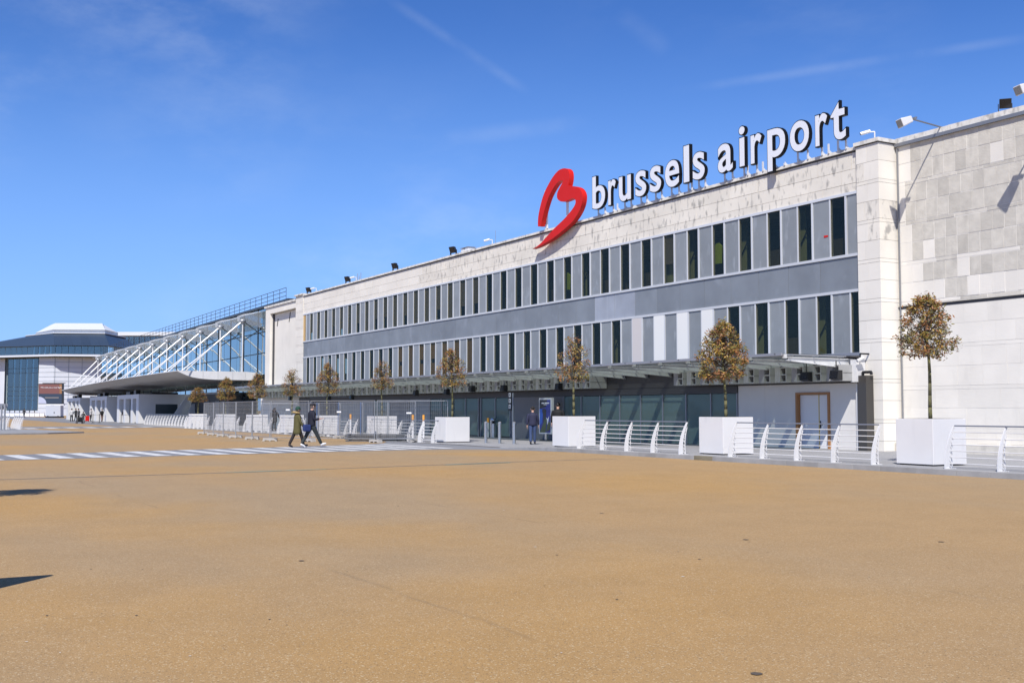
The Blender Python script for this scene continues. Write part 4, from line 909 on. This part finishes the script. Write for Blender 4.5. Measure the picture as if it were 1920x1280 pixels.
for k, (px, h) in enumerate(((8, 1.9), (2, 1.8))):
    q = gz(px, 806, .09); s = thing('street_pole', (q.x, q.y, .09), ['grey pole standing on the traffic island, the taller', 'grey pole standing on the traffic island, the shorter'][k], 'pole'); G().tube((q.x, q.y, .08), (q.x, q.y, .09+h), .07, 10).build('shaft', 'galv', s); G().box(q.x-.2, q.y-.5, .09+h-.3, q.x-.16, q.y+.2, .09+h).build('plate', 'galv', s)
# white barriers and low wall in the distance at left
for i in range(9):
    q = cf(4+i*9.3, 781, 262); t = thing('white_barrier', (q.x, q.y, 0), 'low white barrier before the tower building, %s from the left' % ORD[i], 'barrier', 'white barriers before the tower')
    s_ = RT*.52; G().hexa([tuple(Vector((q.x, q.y, 0))+a) for a in (-s_, s_, s_+fh*.5, -s_+fh*.5, -s_+Vector((0, 0, .9))+fh*.15, s_+Vector((0, 0, .9))+fh*.15, s_+Vector((0, 0, .9))+fh*.35, -s_+Vector((0, 0, .9))+fh*.35)]).build('block', 'portal_white', t)
    G().hexa([tuple(Vector((q.x, q.y, 0))+a) for a in (-s_*.9+Vector((0, 0, .95)), s_*.9+Vector((0, 0, .95)), s_*.9+Vector((0, 0, .95))+fh*.06, -s_*.9+Vector((0, 0, .95))+fh*.06, -s_*.9+Vector((0, 0, 1.35)), s_*.9+Vector((0, 0, 1.35)), s_*.9+Vector((0, 0, 1.35))+fh*.06, -s_*.9+Vector((0, 0, 1.35))+fh*.06)]).build('board', 'far_white', t)
# ================================================================== MESH FENCE PANELS
def fence(p0, p1, label, H=2.0, feet=True, screen=False):
    a, b = Vector((*p0, 0)), Vector((*p1, 0)); d_ = (b-a).normalized(); L_ = (b-a).length; e = .06
    t = thing('mesh_fence', (a.x, a.y, 0), label, 'fence', 'temporary mesh fence panels')
    A, B = a+d_*e, b-d_*e; u_ = Vector((0, 0, 1))
    for q in (A, B): G().tube(q+u_*.1, q+u_*H, .021, 8).build('post', 'galv', t)
    for h in (.18, H-.02): G().tube(A+u_*h, B+u_*h, .017, 6).build('frame_rail', 'galv', t)
    g = G(); n_ = int(L_/.1)
    for k in range(1, n_): q = A.lerp(B, k/n_); g.tube(q+u_*.18, q+u_*(H-.02), .0036, 3)
    for k in range(1, 9): h = .18+(H-.2)*k/9; g.tube(A+u_*h, B+u_*h, .004, 3)
    o = g.build('wire_mesh', 'galv', t); o['kind'] = 'stuff'
    return t
FP = [(-72.1, 18.3), (-68.4, 17.95), (-64.9, 17.6), (-61.4, 17.35), (-57.8, 17.2), (-54.4, 17.1), (-52.3, 18.4), (-49.3, 20.6), (-48.2, 23.9)]
FL = ['farthest left mesh fence panel', 'second mesh fence panel from the left', 'third mesh fence panel from the left', 'fourth mesh fence panel from the left, near its corner', 'mesh fence panel left of the walking couple', 'mesh fence panel right behind the walking couple', 'wide mesh fence panel between the couple and the stacked barriers', 'mesh fence panel at the right end by the planter']
for i in range(8): fence(FP[i], FP[i+1], FL[i]+' on the tan asphalt')
FQ = [(-66, 20.2), (-65.2, 22.2), (-61.6, 22.2), (-58.2, 22.2), (-54.8, 22.15), (-51.6, 22.2), (-48.9, 22.5)]
for i in range(6): fence(FQ[i], FQ[i+1], 'rear mesh fence panel along the planters, %s from the left' % ORD[i], 1.95)
def foot(x, y, rz, lb):
    t = thing('ballast_block', (x, y, 0), 'grey concrete ballast block holding the mesh fence, '+lb, 'ballast block', 'concrete feet of the mesh fence')
    g = G().prism([(-.36, 0), (-.26, 0), (-.22, .05), (-.06, .05), (-.02, 0), (.02, 0), (.06, .05), (.22, .05), (.26, 0), (.36, 0), (.33, .15), (-.33, .15)], 'xz', -.12, .12); g.v = [(a+x, b+y, c+.004) for a, b, c in g.v]
    o = g.build('block', 'concrete', t); t.rotation_euler[2] = rz; return t
for i, (x, y) in enumerate(FP): foot(x, y, 1.1 if i < 6 else .3, 'front row, %s from the left' % ORD[i])
for i, (x, y) in enumerate(FQ[1:]): foot(x, y, 1.57, 'rear row, %s from the left' % ORD[i])
for i, (px, py) in enumerate(((664, 752), (703, 752), (749, 752))):
    p = FQ[i+2]; t = thing('blue_marker', (p[0]+.05, p[1]-.12, 0), 'blue painted marker post tied to the rear fence, %s from the left' % ORD[i], 'post', 'blue marker posts'); G().tube((p[0]+.05, p[1]-.12, .0), (p[0]+.05, p[1]-.12, 1.9), .024, 8).build('shaft', 'blue_paint', t); G().lathe([(.03, 0), (.03, .02), (.02, .04)], (p[0]+.05, p[1]-.12, 1.89), 8).build('cap', 'blue_paint', t)
for i, (a, b, h, c) in enumerate(((5, 6, 1.55, 'right of the couple'), (6, 7, 1.45, 'near the stacked barriers'), (7, 8, 1.4, 'near the right end'), (4, 5, 1.3, 'left of the couple'))):
    p = Vector((*FP[a], h)).lerp(Vector((*FP[b], h)), .45); d_ = (Vector((*FP[b], 0))-Vector((*FP[a], 0))).normalized(); o_ = Vector((d_.y, -d_.x, 0))*.012
    t = tag(G().hexa([tuple(p+d_*sx*.12+Vector((0, 0, sz*.035))+o_*k) for sz in (-1, 1) for sx, k in ((-1, 1), (1, 1), (1, 1.4), (-1, 1.4))]).build('wired_plate', 'tag_white'), 'small white plate wired to the mesh fence %s' % c, 'plate')
# stacked barrier panels on the ground
SB = [(-52.5, 20.35), (-50.95, 23.0)]
for j in range(2):
    for k in range(5):
        p = Vector((*SB[0], 0)).lerp(Vector((*SB[1], 0)), .26+.5*j); d_ = (Vector((*SB[1], 0))-Vector((*SB[0], 0))).normalized(); n2 = Vector((-d_.y, d_.x, 0)); z = .005+k*.075; s_ = 1.05+rnd.uniform(-.08, .08); p = p+n2*rnd.uniform(-.06, .06)
        t = thing('steel_barrier', (p.x, p.y, z), 'flat grey barrier panel lying in the %s stack, %s from the ground' % (['left', 'right'][j], ORD[k]), 'barrier', 'stacked barrier panels')
        G().hexa([tuple(p+d_*a*s_*.74+n2*b*.5+Vector((0, 0, z+c))) for c in (0, .045) for a, b in ((-1, -1), (1, -1), (1, 1), (-1, 1))]).build('sheet', 'stack_grey', t)
        for a in (-.6, .6): G().tube(p+d_*a*s_-n2*.52+Vector((0, 0, z+.055)), p+d_*a*s_+n2*.52+Vector((0, 0, z+.055)), .017, 6).build('tube', 'galv', t)
# ================================================================== STREET FURNITURE
def bollard(px, py, label):
    q = gz(px, py, .02); t = thing('bollard', (q.x, q.y, .02), label, 'bollard', 'stainless bollards at the crossing')
    G().lathe([(.075, 0), (.075, .93)], (q.x, q.y, .015), 16).build('tube', 'stainless', t, smooth=False); G().lathe([(.08, .93), (.08, .97), (.03, 1.0)], (q.x, q.y, .015), 16).build('cap', 'galv', t); return q
bollard(911, 830, 'stainless bollard at the crossing, left of three'); bollard(937, 831, 'stainless bollard at the crossing, middle of three'); bollard(964, 832, 'stainless bollard at the crossing under the pictogram sign')
q = gz(925, 820, .02); t = thing('waste_bin', (q.x, q.y, .02), 'round stainless waste bin behind the bollards', 'bin'); G().lathe([(.17, 0), (.17, .98), (.15, 1.05)], (q.x, q.y, .02), 18).build('drum', 'stainless', t); G().box(q.x+.1, q.y-.15, .8, q.x+.19, q.y-.02, .95).build('opening', 'black', t)
q = gz(915, 819.5, .02); t = thing('orange_marker', (q.x, q.y, .02), 'white marker post with an orange head beside the waste bin', 'post'); G().tube((q.x, q.y, .01), (q.x, q.y, .85), .045, 10).build('shaft', 'tag_white', t); G().tube((q.x, q.y, .85), (q.x, q.y, 1.1), .06, 10).build('head', 'orange', t)
for i, px in enumerate((774, 794, 657)):
    q = gy(px, 806, 25.6); t = thing('orange_marker', (q.x, q.y, .02), 'white marker post with orange head behind the fence, %s' % ['left of a pair', 'right of a pair', 'standing alone'][i], 'post'); G().tube((q.x, q.y, .01), (q.x, q.y, .95), .06, 10).build('shaft', 'tag_white', t); G().tube((q.x, q.y, .95), (q.x, q.y, 1.28), .065, 10).build('head', 'orange', t)
q = gy(962, 815, 28.6); t = thing('pictogram_sign', (q.x, q.y, .02), 'tall dark sign post with three white pictograms by the shop front', 'sign')
G().tube((q.x, q.y, .0), (q.x, q.y, 2.42), .05, 10).build('pole', 'galv', t); Zs = 1.55
bd = bx('board', 'black', t, q.x-.46, q.y-.03, 1.5, q.x-.12, q.y+.03, 2.44)
for k in range(3):
    z = 2.32-.3*k; X = q.x-.29
    G().box(X-.1, q.y-.036, z-.1, X+.1, q.y-.031, z+.1).build('pictogram_tile', 'tag_white', bd); G().box(X-.02, q.y-.042, z-.07, X+.02, q.y-.037, z+.07).box(X-.06, q.y-.042, z-.012, X-.0205, q.y-.037, z+.02).box(X+.0205, q.y-.042, z-.012, X+.06, q.y-.037, z+.02).build('pictogram', 'black', bd)
# illuminated poster stand
XA, YA = gy(1022, 800, 29.2).x, 29.2
t = thing('poster_stand', (XA, YA, .02), 'white framed poster stand with a blue and green poster by the shop front', 'poster stand')
wA, z0, z1 = .52, .42, 2.05
fr_ = G().box(XA-wA-.08, YA, z0-.08, XA+wA+.08, YA+.16, z1+.1).build('case', 'white_steel', t, bevel=.015)
def pst(name, mat, pts_, k): G().prism([(XA+(a-.5)*2*wA, z0+b*(z1-z0)) for a, b in pts_], 'xz', YA-.003-.002*k, YA-.001-.002*k).build(name, mat, fr_)
pst('poster', 'poster_navy', [(0, 0), (1, 0), (1, 1), (0, 1)], 0); pst('poster_shape', 'poster_black', [(0, .72), (.6, .78), (.7, 1), (0, 1)], 1); pst('poster_shape', 'poster_blue', [(0, 0.2), (.22, .3), (.3, .55), (.22, .7), (0, .75)], 1)
pst('poster_shape', 'poster_black', [(.34, .25), (.6, .2), (.62, .7), (.4, .74), (.24, .68), (.33, .5)], 2); pst('poster_shape', 'poster_green', [(0, 0), (.55, 0), (.62, .2), (.7, .4), (.5, .42), (.2, .16)], 3); pst('poster_shape', 'poster_green', [(.6, .02), (1, .1), (1, .34), (.75, .3)], 3)
pst('poster_shape', 'tag_white', [(.6, .46), (.75, .42), (.9, .5), (.78, .28), (.72, .24), (.7, .38)], 4)
for k, (a, b, c, d_) in enumerate(((.18, .42, .88, .915), (.47, .9, .88, .92), (.38, .7, .845, .862))): pst('poster_caption_bar', 'tag_white', [(a, c), (b, c), (b, d_), (a, d_)], 4)
bx('foot', 'stainless', t, XA-.09, YA+.03, .02, XA+.09, YA+.13, z0-.08); bx('base', 'black', t, XA-.35, YA-.1, .018, XA+.35, YA+.3, .05)
# message screen trailer far left
q = gz(101, 783, .0); DF = (q-EYEP).dot(Vector((FW.x, FW.y, 0)).normalized()); mB = DF/F_PX
t = thing('screen_trailer', (q.x, q.y, 0), 'mobile message screen with a red sunset picture above a grey trailer', 'screen trailer')
Fq = (q-EYEP).dot(FW)
def sp(px, py, dd=0): return EYEP+ray(px, py)*(Fq/F_PX)+fh*dd
def slab(name, mat, x0, y0, x1, y1, d0, d1, parent): return G().hexa([tuple(sp(x0, y1, d0)), tuple(sp(x1, y1, d0)), tuple(sp(x1, y1, d1)), tuple(sp(x0, y1, d1)), tuple(sp(x0, y0, d0)), tuple(sp(x1, y0, d0)), tuple(sp(x1, y0, d1)), tuple(sp(x0, y0, d1))]).build(name, mat, parent)
cs = slab('screen_case', 'frame_dark', 72.6, 719, 118.2, 757, -.1, .5, t); slab('cap', 'black', 80, 717.6, 121, 718.8, -.1, .5, t); slab('bottom_rail', 'portal_white', 72, 757.2, 120, 759.6, -.15, .5, t); slab('mast', 'black', 95, 756, 100.5, 762, -.05, .3, t)
slab('screen_field', 'screen_red', 73.2, 720, 112, 738, -.16, -.12, cs); slab('screen_field', 'screen_orange', 112.1, 720, 116.6, 738, -.16, -.12, cs); slab('screen_field', 'screen_navy', 73.2, 738.1, 116.6, 756, -.16, -.12, cs)
g = G(); 
pts_ = [sp(73.2, 756, -.2)]+[sp(73.2+14.5*math.sin(a*math.pi/16), 756-12.5*math.cos(a*math.pi/16), -.2) for a in range(9)]; g.add([tuple(p) for p in pts_], [tuple(range(len(pts_)))]); g.build('screen_field', 'screen_pale', cs)
def textline(body, px, py, hpx, mat, parent):
    c = bpy.data.curves.new('text', 'FONT'); c.body = body; o = bpy.data.objects.new('text', c); COL.objects.link(o); bpy.context.view_layer.update()
    me = bpy.data.meshes.new_from_object(o.evaluated_get(bpy.context.evaluated_depsgraph_get())); v = [tuple(p.co) for p in me.vertices]; f = [tuple(p.vertices) for p in me.polygons]; bpy.data.objects.remove(o); bpy.data.curves.remove(c)
    k = hpx/.7; G().add([tuple(sp(px+a*k, py-b*k, -.2)) for a, b, _ in v], f).build('screen_text', mat, parent)
textline('We wish you a nice flight', 77, 727.3, 2.7, 'tag_white', cs)
slab('screen_line', 'blind_tan', 85, 744.5, 111, 746, -.2, -.17, cs); slab('trailer_body', 'van_grey', 87, 760, 114.5, 780, -.3, 1.2, t)
slab('skirt', 'black', 85.5, 780.1, 116, 782.6, -.2, 1.1, t)
for x in (91, 110): a = sp(x, 781.2, -.35); G().tube(a, a+fh*.3, .22, 12).build('wheel', 'black', t)
slab('vent', 'black', 102, 772, 103.6, 774.5, -.33, -.31, t)
# belt barrier posts before the porches
for i, px in enumerate((174, 186, 202, 209, 214, 218, 227, 240)):
    q = gz(px, 792.5 if i in (0, 1, 6) else 789.5, .004); t = thing('belt_barrier', (q.x, q.y, 0), 'dark queue barrier post before the entrance porches, %s from the left' % ORD[i], 'barrier post', 'queue barrier posts'); G().lathe([(.2, 0), (.2, .02), (.035, .04), (.035, 1.0), (.05, 1.0), (.05, 1.06)], (q.x, q.y, .004), 10).build('post', 'black' if i in (0, 1, 6) else 'stainless', t)
    if i in (0, 6): p2 = gz(px+(12 if i == 0 else 13), 792, .004); G().tube((q.x, q.y, .95), (p2.x, p2.y, .95), .02, 4).build('belt', 'black', t)
# ================================================================== PEOPLE
def skin_obj(name, verts, edges, radii, mat, parent, sub=1, root=0):
    me = bpy.data.meshes.new(name); me.from_pydata(verts, edges, []); o = bpy.data.objects.new(name, me); COL.objects.link(o); o.parent = parent
    me.materials.append(MATS[mat]); m = o.modifiers.new('skin', 'SKIN'); m.use_smooth_shade = True
    for i, r in enumerate(radii): me.skin_vertices[0].data[i].radius = r if isinstance(r, tuple) else (r, r)
    me.skin_vertices[0].data[root].use_root = True
    s = o.modifiers.new('sub', 'SUBSURF'); s.levels = sub; s.render_levels = sub
    return o
def loft(g, rings, n=14):
    vs_ = []
    for c, a, b in rings: vs_ += [(c.x+a*math.cos(2*math.pi*i/n), c.y+b*math.sin(2*math.pi*i/n), c.z) for i in range(n)]
    m = len(rings); g.add(vs_, [(j*n+i, j*n+(i+1) % n, (j+1)*n+(i+1) % n, (j+1)*n+i) for j in range(m-1) for i in range(n)]+[tuple(range(n-1, -1, -1)), tuple(range((m-1)*n, m*n))])
def limb(g, pts, rad, n=10):
    vs_ = []; ref = Vector((1, 0, 0))
    for i, p in enumerate(pts):
        d = (pts[min(i+1, len(pts)-1)]-pts[max(i-1, 0)]).normalized(); a = (ref-d*ref.dot(d)).normalized(); b = d.cross(a)
        vs_ += [p+(a*math.cos(2*math.pi*q/n)+b*math.sin(2*math.pi*q/n))*rad[i] for q in range(n)]
    m = len(pts); g.add(vs_, [(j*n+i, j*n+(i+1) % n, (j+1)*n+(i+1) % n, (j+1)*n+i) for j in range(m-1) for i in range(n)]+[tuple(range(n-1, -1, -1)), tuple(range((m-1)*n, m*n))])
PMATS = {}
def cm(col, rough=.8):
    k = 'cloth_%02d' % len(PMATS)
    for kk, c in PMATS.items():
        if c == col: return kk
    PMATS[k] = col; P(k, col, rough, var=.12, vs_=9); return k
def rot(v, ax, an): q = Vector(v); q.rotate(Matrix.Rotation(an, 3, ax)); return q
def person(x, y, z, rz, H, label, top, legs, shoe, hair, arms=((.5, .3), (-.5, .3)), stride=(.45, -.4), knee=(.1, .45), coat=0., girth=1., fingers=True, headpitch=0., hood=None, cap=None, beanie=None, group='people on the plaza', sleeves=None):
    """figure facing +Y locally: pelvis root, limbs swing forward (+Y) by the given angles"""
    k = H/1.75; t = thing('person', (x, y, z), label, 'person', group); t.rotation_euler[2] = rz
    S = lambda p: tuple(Vector(p)*k)
    pel, wai, che, nk = Vector((0, 0, .95)), Vector((0, .0, 1.12)), Vector((0, .01, 1.33)), Vector((0, .0, 1.47))
    hd0, hd1, hd2 = Vector((0, .03, 1.555)), Vector((0, .035, 1.64)), Vector((0, .02, 1.71))
    V, E_, Rd = [pel, wai, che, nk, hd0, hd1, hd2], [(0, 1), (1, 2), (2, 3), (3, 4), (4, 5), (5, 6)], [.085, .075, .09, .055, (.07, .075), (.082, .095), (.065, .075)]
    J = {}
    for s, nm in ((1, 'r'), (-1, 'l')):
        i = 0 if s == 1 else 1
        hip = Vector((.09*s, 0, .9)); kn = hip+rot((0, 0, -.43), 'X', stride[i]); an = kn+rot((0, 0, -.40), 'X', stride[i]-knee[i]); toe = an+rot((0, .15, -.03), 'X', (stride[i]-knee[i])*.75)
        J[nm] = (hip, kn, an, toe)
        b = len(V); V += [hip, kn, an, toe]; Rd += [.07, .05, .038, .035]; E_ += [(0, b), (b, b+1), (b+1, b+2), (b+2, b+3)]
        sh = Vector((.185*s*girth, 0, 1.40)); el = sh+rot((.05*s, 0, -.28), 'X', arms[i][0]); wr = el+rot((.01*s, 0, -.25), 'X', arms[i][0]+arms[i][1]); ha = wr+(wr-el).normalized()*.07
        J['a'+nm] = (sh, el, wr, ha)
        b = len(V); V += [sh-Vector((.03*s, 0, .03)), el, wr, ha]; Rd += [.035, .035, .03, (.038, .022)]; E_ += [(2, b), (b, b+1), (b+1, b+2), (b+2, b+3)]
        if fingers:
            dr = (ha-wr).normalized(); sd = Vector((0, 1, 0)).cross(dr); sd = Vector((0, 1, 0)) if sd.length < .3 else dr.cross(sd).normalized()
            for f, ln in enumerate((.075, .085, .08, .062)):
                q = len(V); o_ = sd*(f-1.5)*.02; V += [ha+o_+dr*.02, ha+o_+dr*(.02+ln*.55)+Vector((-.006*s, 0, 0)), ha+o_+dr*(.01+ln)+Vector((-.02*s, 0, 0))]; Rd += [.009, .009, .008]; E_ += [(b+3, q), (q, q+1), (q+1, q+2)]
            q = len(V); V += [wr+dr*.035+sd*.035, wr+dr*.07+sd*.055]; Rd += [.011, .009]; E_ += [(b+3, q), (q, q+1)]
    # let the lowest foot touch the ground
    low = min(J[n][i].z for n in 'rl' for i in (2, 3))-.035; dz = Vector((0, 0, -low))
    V = [v+dz for v in V]
    for n in J: J[n] = tuple(v+dz for v in J[n])
    skin_obj('body', [S(v) for v in V], E_, [tuple(a*k for a in r) if isinstance(r, tuple) else r*k for r in Rd], 'skin', t)
    pel, wai, che, nk, hd0, hd1, hd2 = V[:7]
    # jacket: lofted torso and sleeves; trousers: lofted hips and legs
    lc = Vector((x, y, z)); g = G(); hz_ = pel.z-.1-coat; fl = 1+coat*.5
    def TW(v): return Vector(v)*k+lc
    rings = [((0, 0, hz_), .19*fl, .145*fl), ((0, 0, hz_+.05), .195*fl, .15*fl), ((0, 0, wai.z), .178, .138), ((0, .005, che.z-.06), .2, .145), ((0, .005, che.z+.03), .212, .14), ((0, 0, nk.z-.065), .195, .118), ((0, 0, nk.z-.02), .12, .095), ((0, .005, nk.z+.03), .072, .072)]
    loft(g, [(TW(c_), a*k*girth if i < 6 else a*k, b*k*girth if i < 6 else b*k) for i, (c_, a, b) in enumerate(rings)])
    for n in 'rl':
        sh, el, wr, ha = J['a'+n]; sgn = 1 if n == 'r' else -1
        limb(g, [TW(v) for v in (sh+Vector((-.06*sgn, 0, .0)), sh+(el-sh)*.12, sh.lerp(el, .55), el, el.lerp(wr, .5), wr)], [q*k for q in (.075, .078, .07, .062, .058, .046)])
    jk = g.build('jacket', cm(top), t, smooth=True); s_ = jk.modifiers.new('sub', 'SUBSURF'); s_.levels = s_.render_levels = 1
    g = G(); loft(g, [(TW((0, 0, pel.z+.12)), .15*k*girth, .12*k*girth), (TW((0, 0, pel.z)), .165*k*girth, .135*k*girth), (TW((0, 0, pel.z-.1)), .16*k*girth, .13*k*girth)])
    for n in 'rl':
        hip, kn, an, toe = J[n]; limb(g, [TW(v) for v in (hip+Vector((0, 0, .03)), hip.lerp(kn, .25), hip.lerp(kn, .65), kn, kn.lerp(an, .4), kn.lerp(an, .8), an+Vector((0, 0, .015)))], [q*k for q in (.1*girth, .102*girth, .085, .075, .072, .064, .064)])
    tr_ = g.build('trousers', cm(legs), t, smooth=True); s_ = tr_.modifiers.new('sub', 'SUBSURF'); s_.levels = s_.render_levels = 1
    for n in 'rl':
        hip, kn, an, toe = J[n]; d_ = (toe-an); skin_obj('shoe', [S(an-d_*.3+Vector((0, 0, -.015))), S(an+d_*.45+Vector((0, 0, -.008))), S(toe+d_*.35)], [(0, 1), (1, 2)], [.045*k, .05*k, .036*k], cm(shoe, .5), t)
    c = Vector(S(hd1))+Vector((x, y, z))
    g = G(); g.ball((c.x, c.y-.012*k, c.z+.035*k), .094*k, .108*k, .1*k); g.build('hair', cm(hair), t, smooth=True) if not (cap or beanie) else None
    G().ball((c.x, c.y+.105*k, c.z-.02*k), .014*k, .02*k, .022*k, 8, 6).build('nose', 'skin', t, smooth=True)
    for s in (-1, 1):
        G().ball((c.x+.088*k*s, c.y, c.z-.01*k), .014*k, .025*k, .034*k, 8, 6).build('ear', 'skin', t, smooth=True); G().ball((c.x+.034*k*s, c.y+.088*k, c.z+.01*k), .012*k, .008*k, .008*k, 6, 4).build('eye', 'black', t)
    G().box(c.x-.025*k, c.y+.088*k, c.z-.065*k, c.x+.025*k, c.y+.098*k, c.z-.055*k).build('mouth', 'wood_frame', t)
    if cap:
        g = G().ball((c.x, c.y-.005*k, c.z+.045*k), .102*k, .115*k, .085*k); g.box(c.x-.075*k, c.y+.07*k, c.z+.035*k, c.x+.075*k, c.y+.19*k, c.z+.05*k); g.build('cap', cm(cap), t, smooth=True)
        G().ball((c.x, c.y-.03*k, c.z-.02*k), .088*k, .085*k, .07*k).build('hair', cm(hair), t, smooth=True)
    if beanie: G().ball((c.x, c.y-.012*k, c.z+.05*k), .112*k, .122*k, .115*k).build('knit_hat', cm(beanie), t, smooth=True); G().ball((c.x, c.y-.03*k, c.z-.03*k), .1*k, .09*k, .09*k).build('hair', cm(hair), t, smooth=True)
    if hood:
        n_ = nk*k+Vector((x, y, z)); pts_ = [(n_.x+.15*k*math.cos(a), n_.y-.05*k+.13*k*math.sin(a), n_.z+.05*k-.03*k*math.sin(a)) for a in [math.pi*2*i/14 for i in range(15)]]
        G().path(pts_, .042*k, 8).build('fur_collar', cm(hood), t, smooth=True)
    return t
q = gz(584, 838, .012); man = person(q.x, q.y, .012, 0., 1.84, 'man in navy jacket, dark trousers, black cap and white shoes on the crossing', (.006, .007, .018), (.022, .028, .03), (.78, .78, .78), (.12, .1, .09), arms=((-.05, 1.75), (.0, 1.5)), stride=(.48, -.42), knee=(.02, .12), girth=1.1, cap=(.012, .01, .014), group='couple walking over the crossing')
q = gz(557, 838, .012); wom = person(q.x, q.y, .012, 0., 1.66, 'person in olive parka with fur collar and green knit hat beside the man', (.085, .075, .022), (.02, .014, .013), (.03, .025, .025), (.05, .04, .03), arms=((.2, .35), (.0, .3)), stride=(.40, -.36), knee=(.15, .1), coat=.28, girth=1.08, hood=(.42, .30, .13), beanie=(.012, .055, .035), group='couple walking over the crossing')
hb = gz(571, 838, .012); B_ = thing('shoulder_bag', (hb.x+.25, hb.y, .55), 'blue shoulder bag carried between the walking couple', 'bag')
G().box(hb.x+.17, hb.y-.17, .66, hb.x+.33, hb.y+.17, .95).build('pouch', cm((.01, .025, .11)), B_, bevel=.06); G().path([(hb.x+.25, hb.y-.12, .92), (hb.x+.2, hb.y-.2, 1.2), (hb.x+.1, hb.y-.26, 1.36)], .015, 6).build('strap', 'black', B_)
q = gz(999, 831, .06); person(q.x, q.y, pz(q.x), math.radians(56), 1.66, 'man in navy quilted jacket and blue jeans walking towards the shop front', (.018, .02, .05), (.035, .06, .14), (.01, .01, .012), (.015, .012, .01), arms=((.18, .15), (-.15, .15)), stride=(.1, -.14), knee=(.02, .15), girth=1.08, group='people by the shop front')
q = gy(1046, 790, 27.3); person(q.x, q.y, pz(q.x), math.radians(40), 1.84, 'person in black coat with white headset collar half hidden behind a planter', (.006, .006, .007), (.008, .008, .009), (.01, .01, .01), (.01, .01, .01), stride=(.05, -.05), knee=(.02, .05), arms=((.1, .1), (-.05, .1)), coat=.3, girth=1.2, group='people by the shop front')
q = gy(514, 790, 25.2); person(q.x, q.y, .02, math.radians(50), 1.68, 'hooded person in dark jacket behind the railing before the white end wall', (.015, .015, .017), (.01, .01, .012), (.01, .01, .01), (.012, .012, .013), stride=(.05, -.1), knee=(.02, .05), coat=.2, girth=1.15, fingers=False, hood=(.02, .02, .02))
FAR = [(134, 790, 1.72, 60, 'man in white shirt and dark vest at the left of the waiting group', (.5, .5, .5), (.01, .01, .012)), (142, 789, 1.75, 200, 'person in black near the farthest porch', (.012, .012, .013), (.012, .012, .014)), (147, 791, 1.7, 120, 'person in grey patterned coat in the waiting group', (.1, .1, .11), (.02, .02, .022)),
       (156, 793.2, 1.35, 230, 'person in black bending over luggage', (.01, .01, .011), (.01, .01, .012)), (170, 789.5, 1.7, 300, 'person in white top with black trolley near the red suitcase', (.45, .45, .46), (.012, .012, .014)), (191, 790.2, 1.68, 100, 'person in black with bare legs standing before the second porch', (.012, .012, .013), (.3, .2, .16)),
       (233, 791.5, 1.75, 260, 'person in black striding left before the nearest porch', (.008, .008, .009), (.01, .01, .012)), (260, 793, 1.76, 150, 'person in pale grey jacket walking at the nearest porch corner', (.42, .42, .42), (.015, .015, .017)), (277, 788.5, 1.7, 90, 'person in black behind the long far railing', (.01, .01, .011), (.01, .01, .011)), (45, 782.6, 1.75, 60, 'person in black by the white barriers at far left', (.01, .01, .012), (.012, .012, .014))]
for px, py, H, a, lb, tp, lg in FAR:
    q = gz(px, py, .004); person(q.x, q.y, .004, math.radians(a), H, lb, tp, lg, (.01, .01, .01), (.012, .01, .01), fingers=False, stride=(.42, -.42) if px in (233, 260) else (.15, -.12), knee=(.05, .3) if px in (233, 260) else (.02, .1), group='people before the glass hall')
q = gz(163.5, 789.8, .004); t = thing('suitcase', (q.x, q.y, 0), 'red upright suitcase beside the waiting group', 'suitcase'); G().box(q.x-.17, q.y-.25, .06, q.x+.17, q.y+.25, .75).build('shell', 'red', t, bevel=.05); G().tube((q.x-.05, q.y-.12, .75), (q.x-.05, q.y-.12, 1.05), .012).tube((q.x-.05, q.y+.12, .75), (q.x-.05, q.y+.12, 1.05), .012).tube((q.x-.05, q.y-.12, 1.05), (q.x-.05, q.y+.12, 1.05), .015).build('handle', 'black', t)
for dy in (-.18, .18): G().tube((q.x-.1, q.y+dy, .06), (q.x+.1, q.y+dy, .06), .055, 10).build('wheel', 'black', t)
q = gz(149, 793.8, .004); t = thing('luggage_trolley', (q.x, q.y, 0), 'black loaded luggage trolley in front of the waiting group', 'trolley')
G().box(q.x-.5, q.y-.35, .18, q.x+.5, q.y+.35, .24).build('base', 'black', t); G().box(q.x-.4, q.y-.3, .245, q.x+.3, q.y+.3, .75).build('case', cm((.02, .02, .022)), t, bevel=.05); G().path([(q.x+.5, q.y-.3, .2), (q.x+.62, q.y-.3, 1.0), (q.x+.62, q.y+.3, 1.0), (q.x+.5, q.y+.3, .2)], .02).build('push_bar', 'galv', t)
for dx in (-.4, .4):
    for dy in (-.3, .3): G().tube((q.x+dx, q.y+dy-.03, .1), (q.x+dx, q.y+dy+.03, .1), .1, 10).build('wheel', 'black', t)
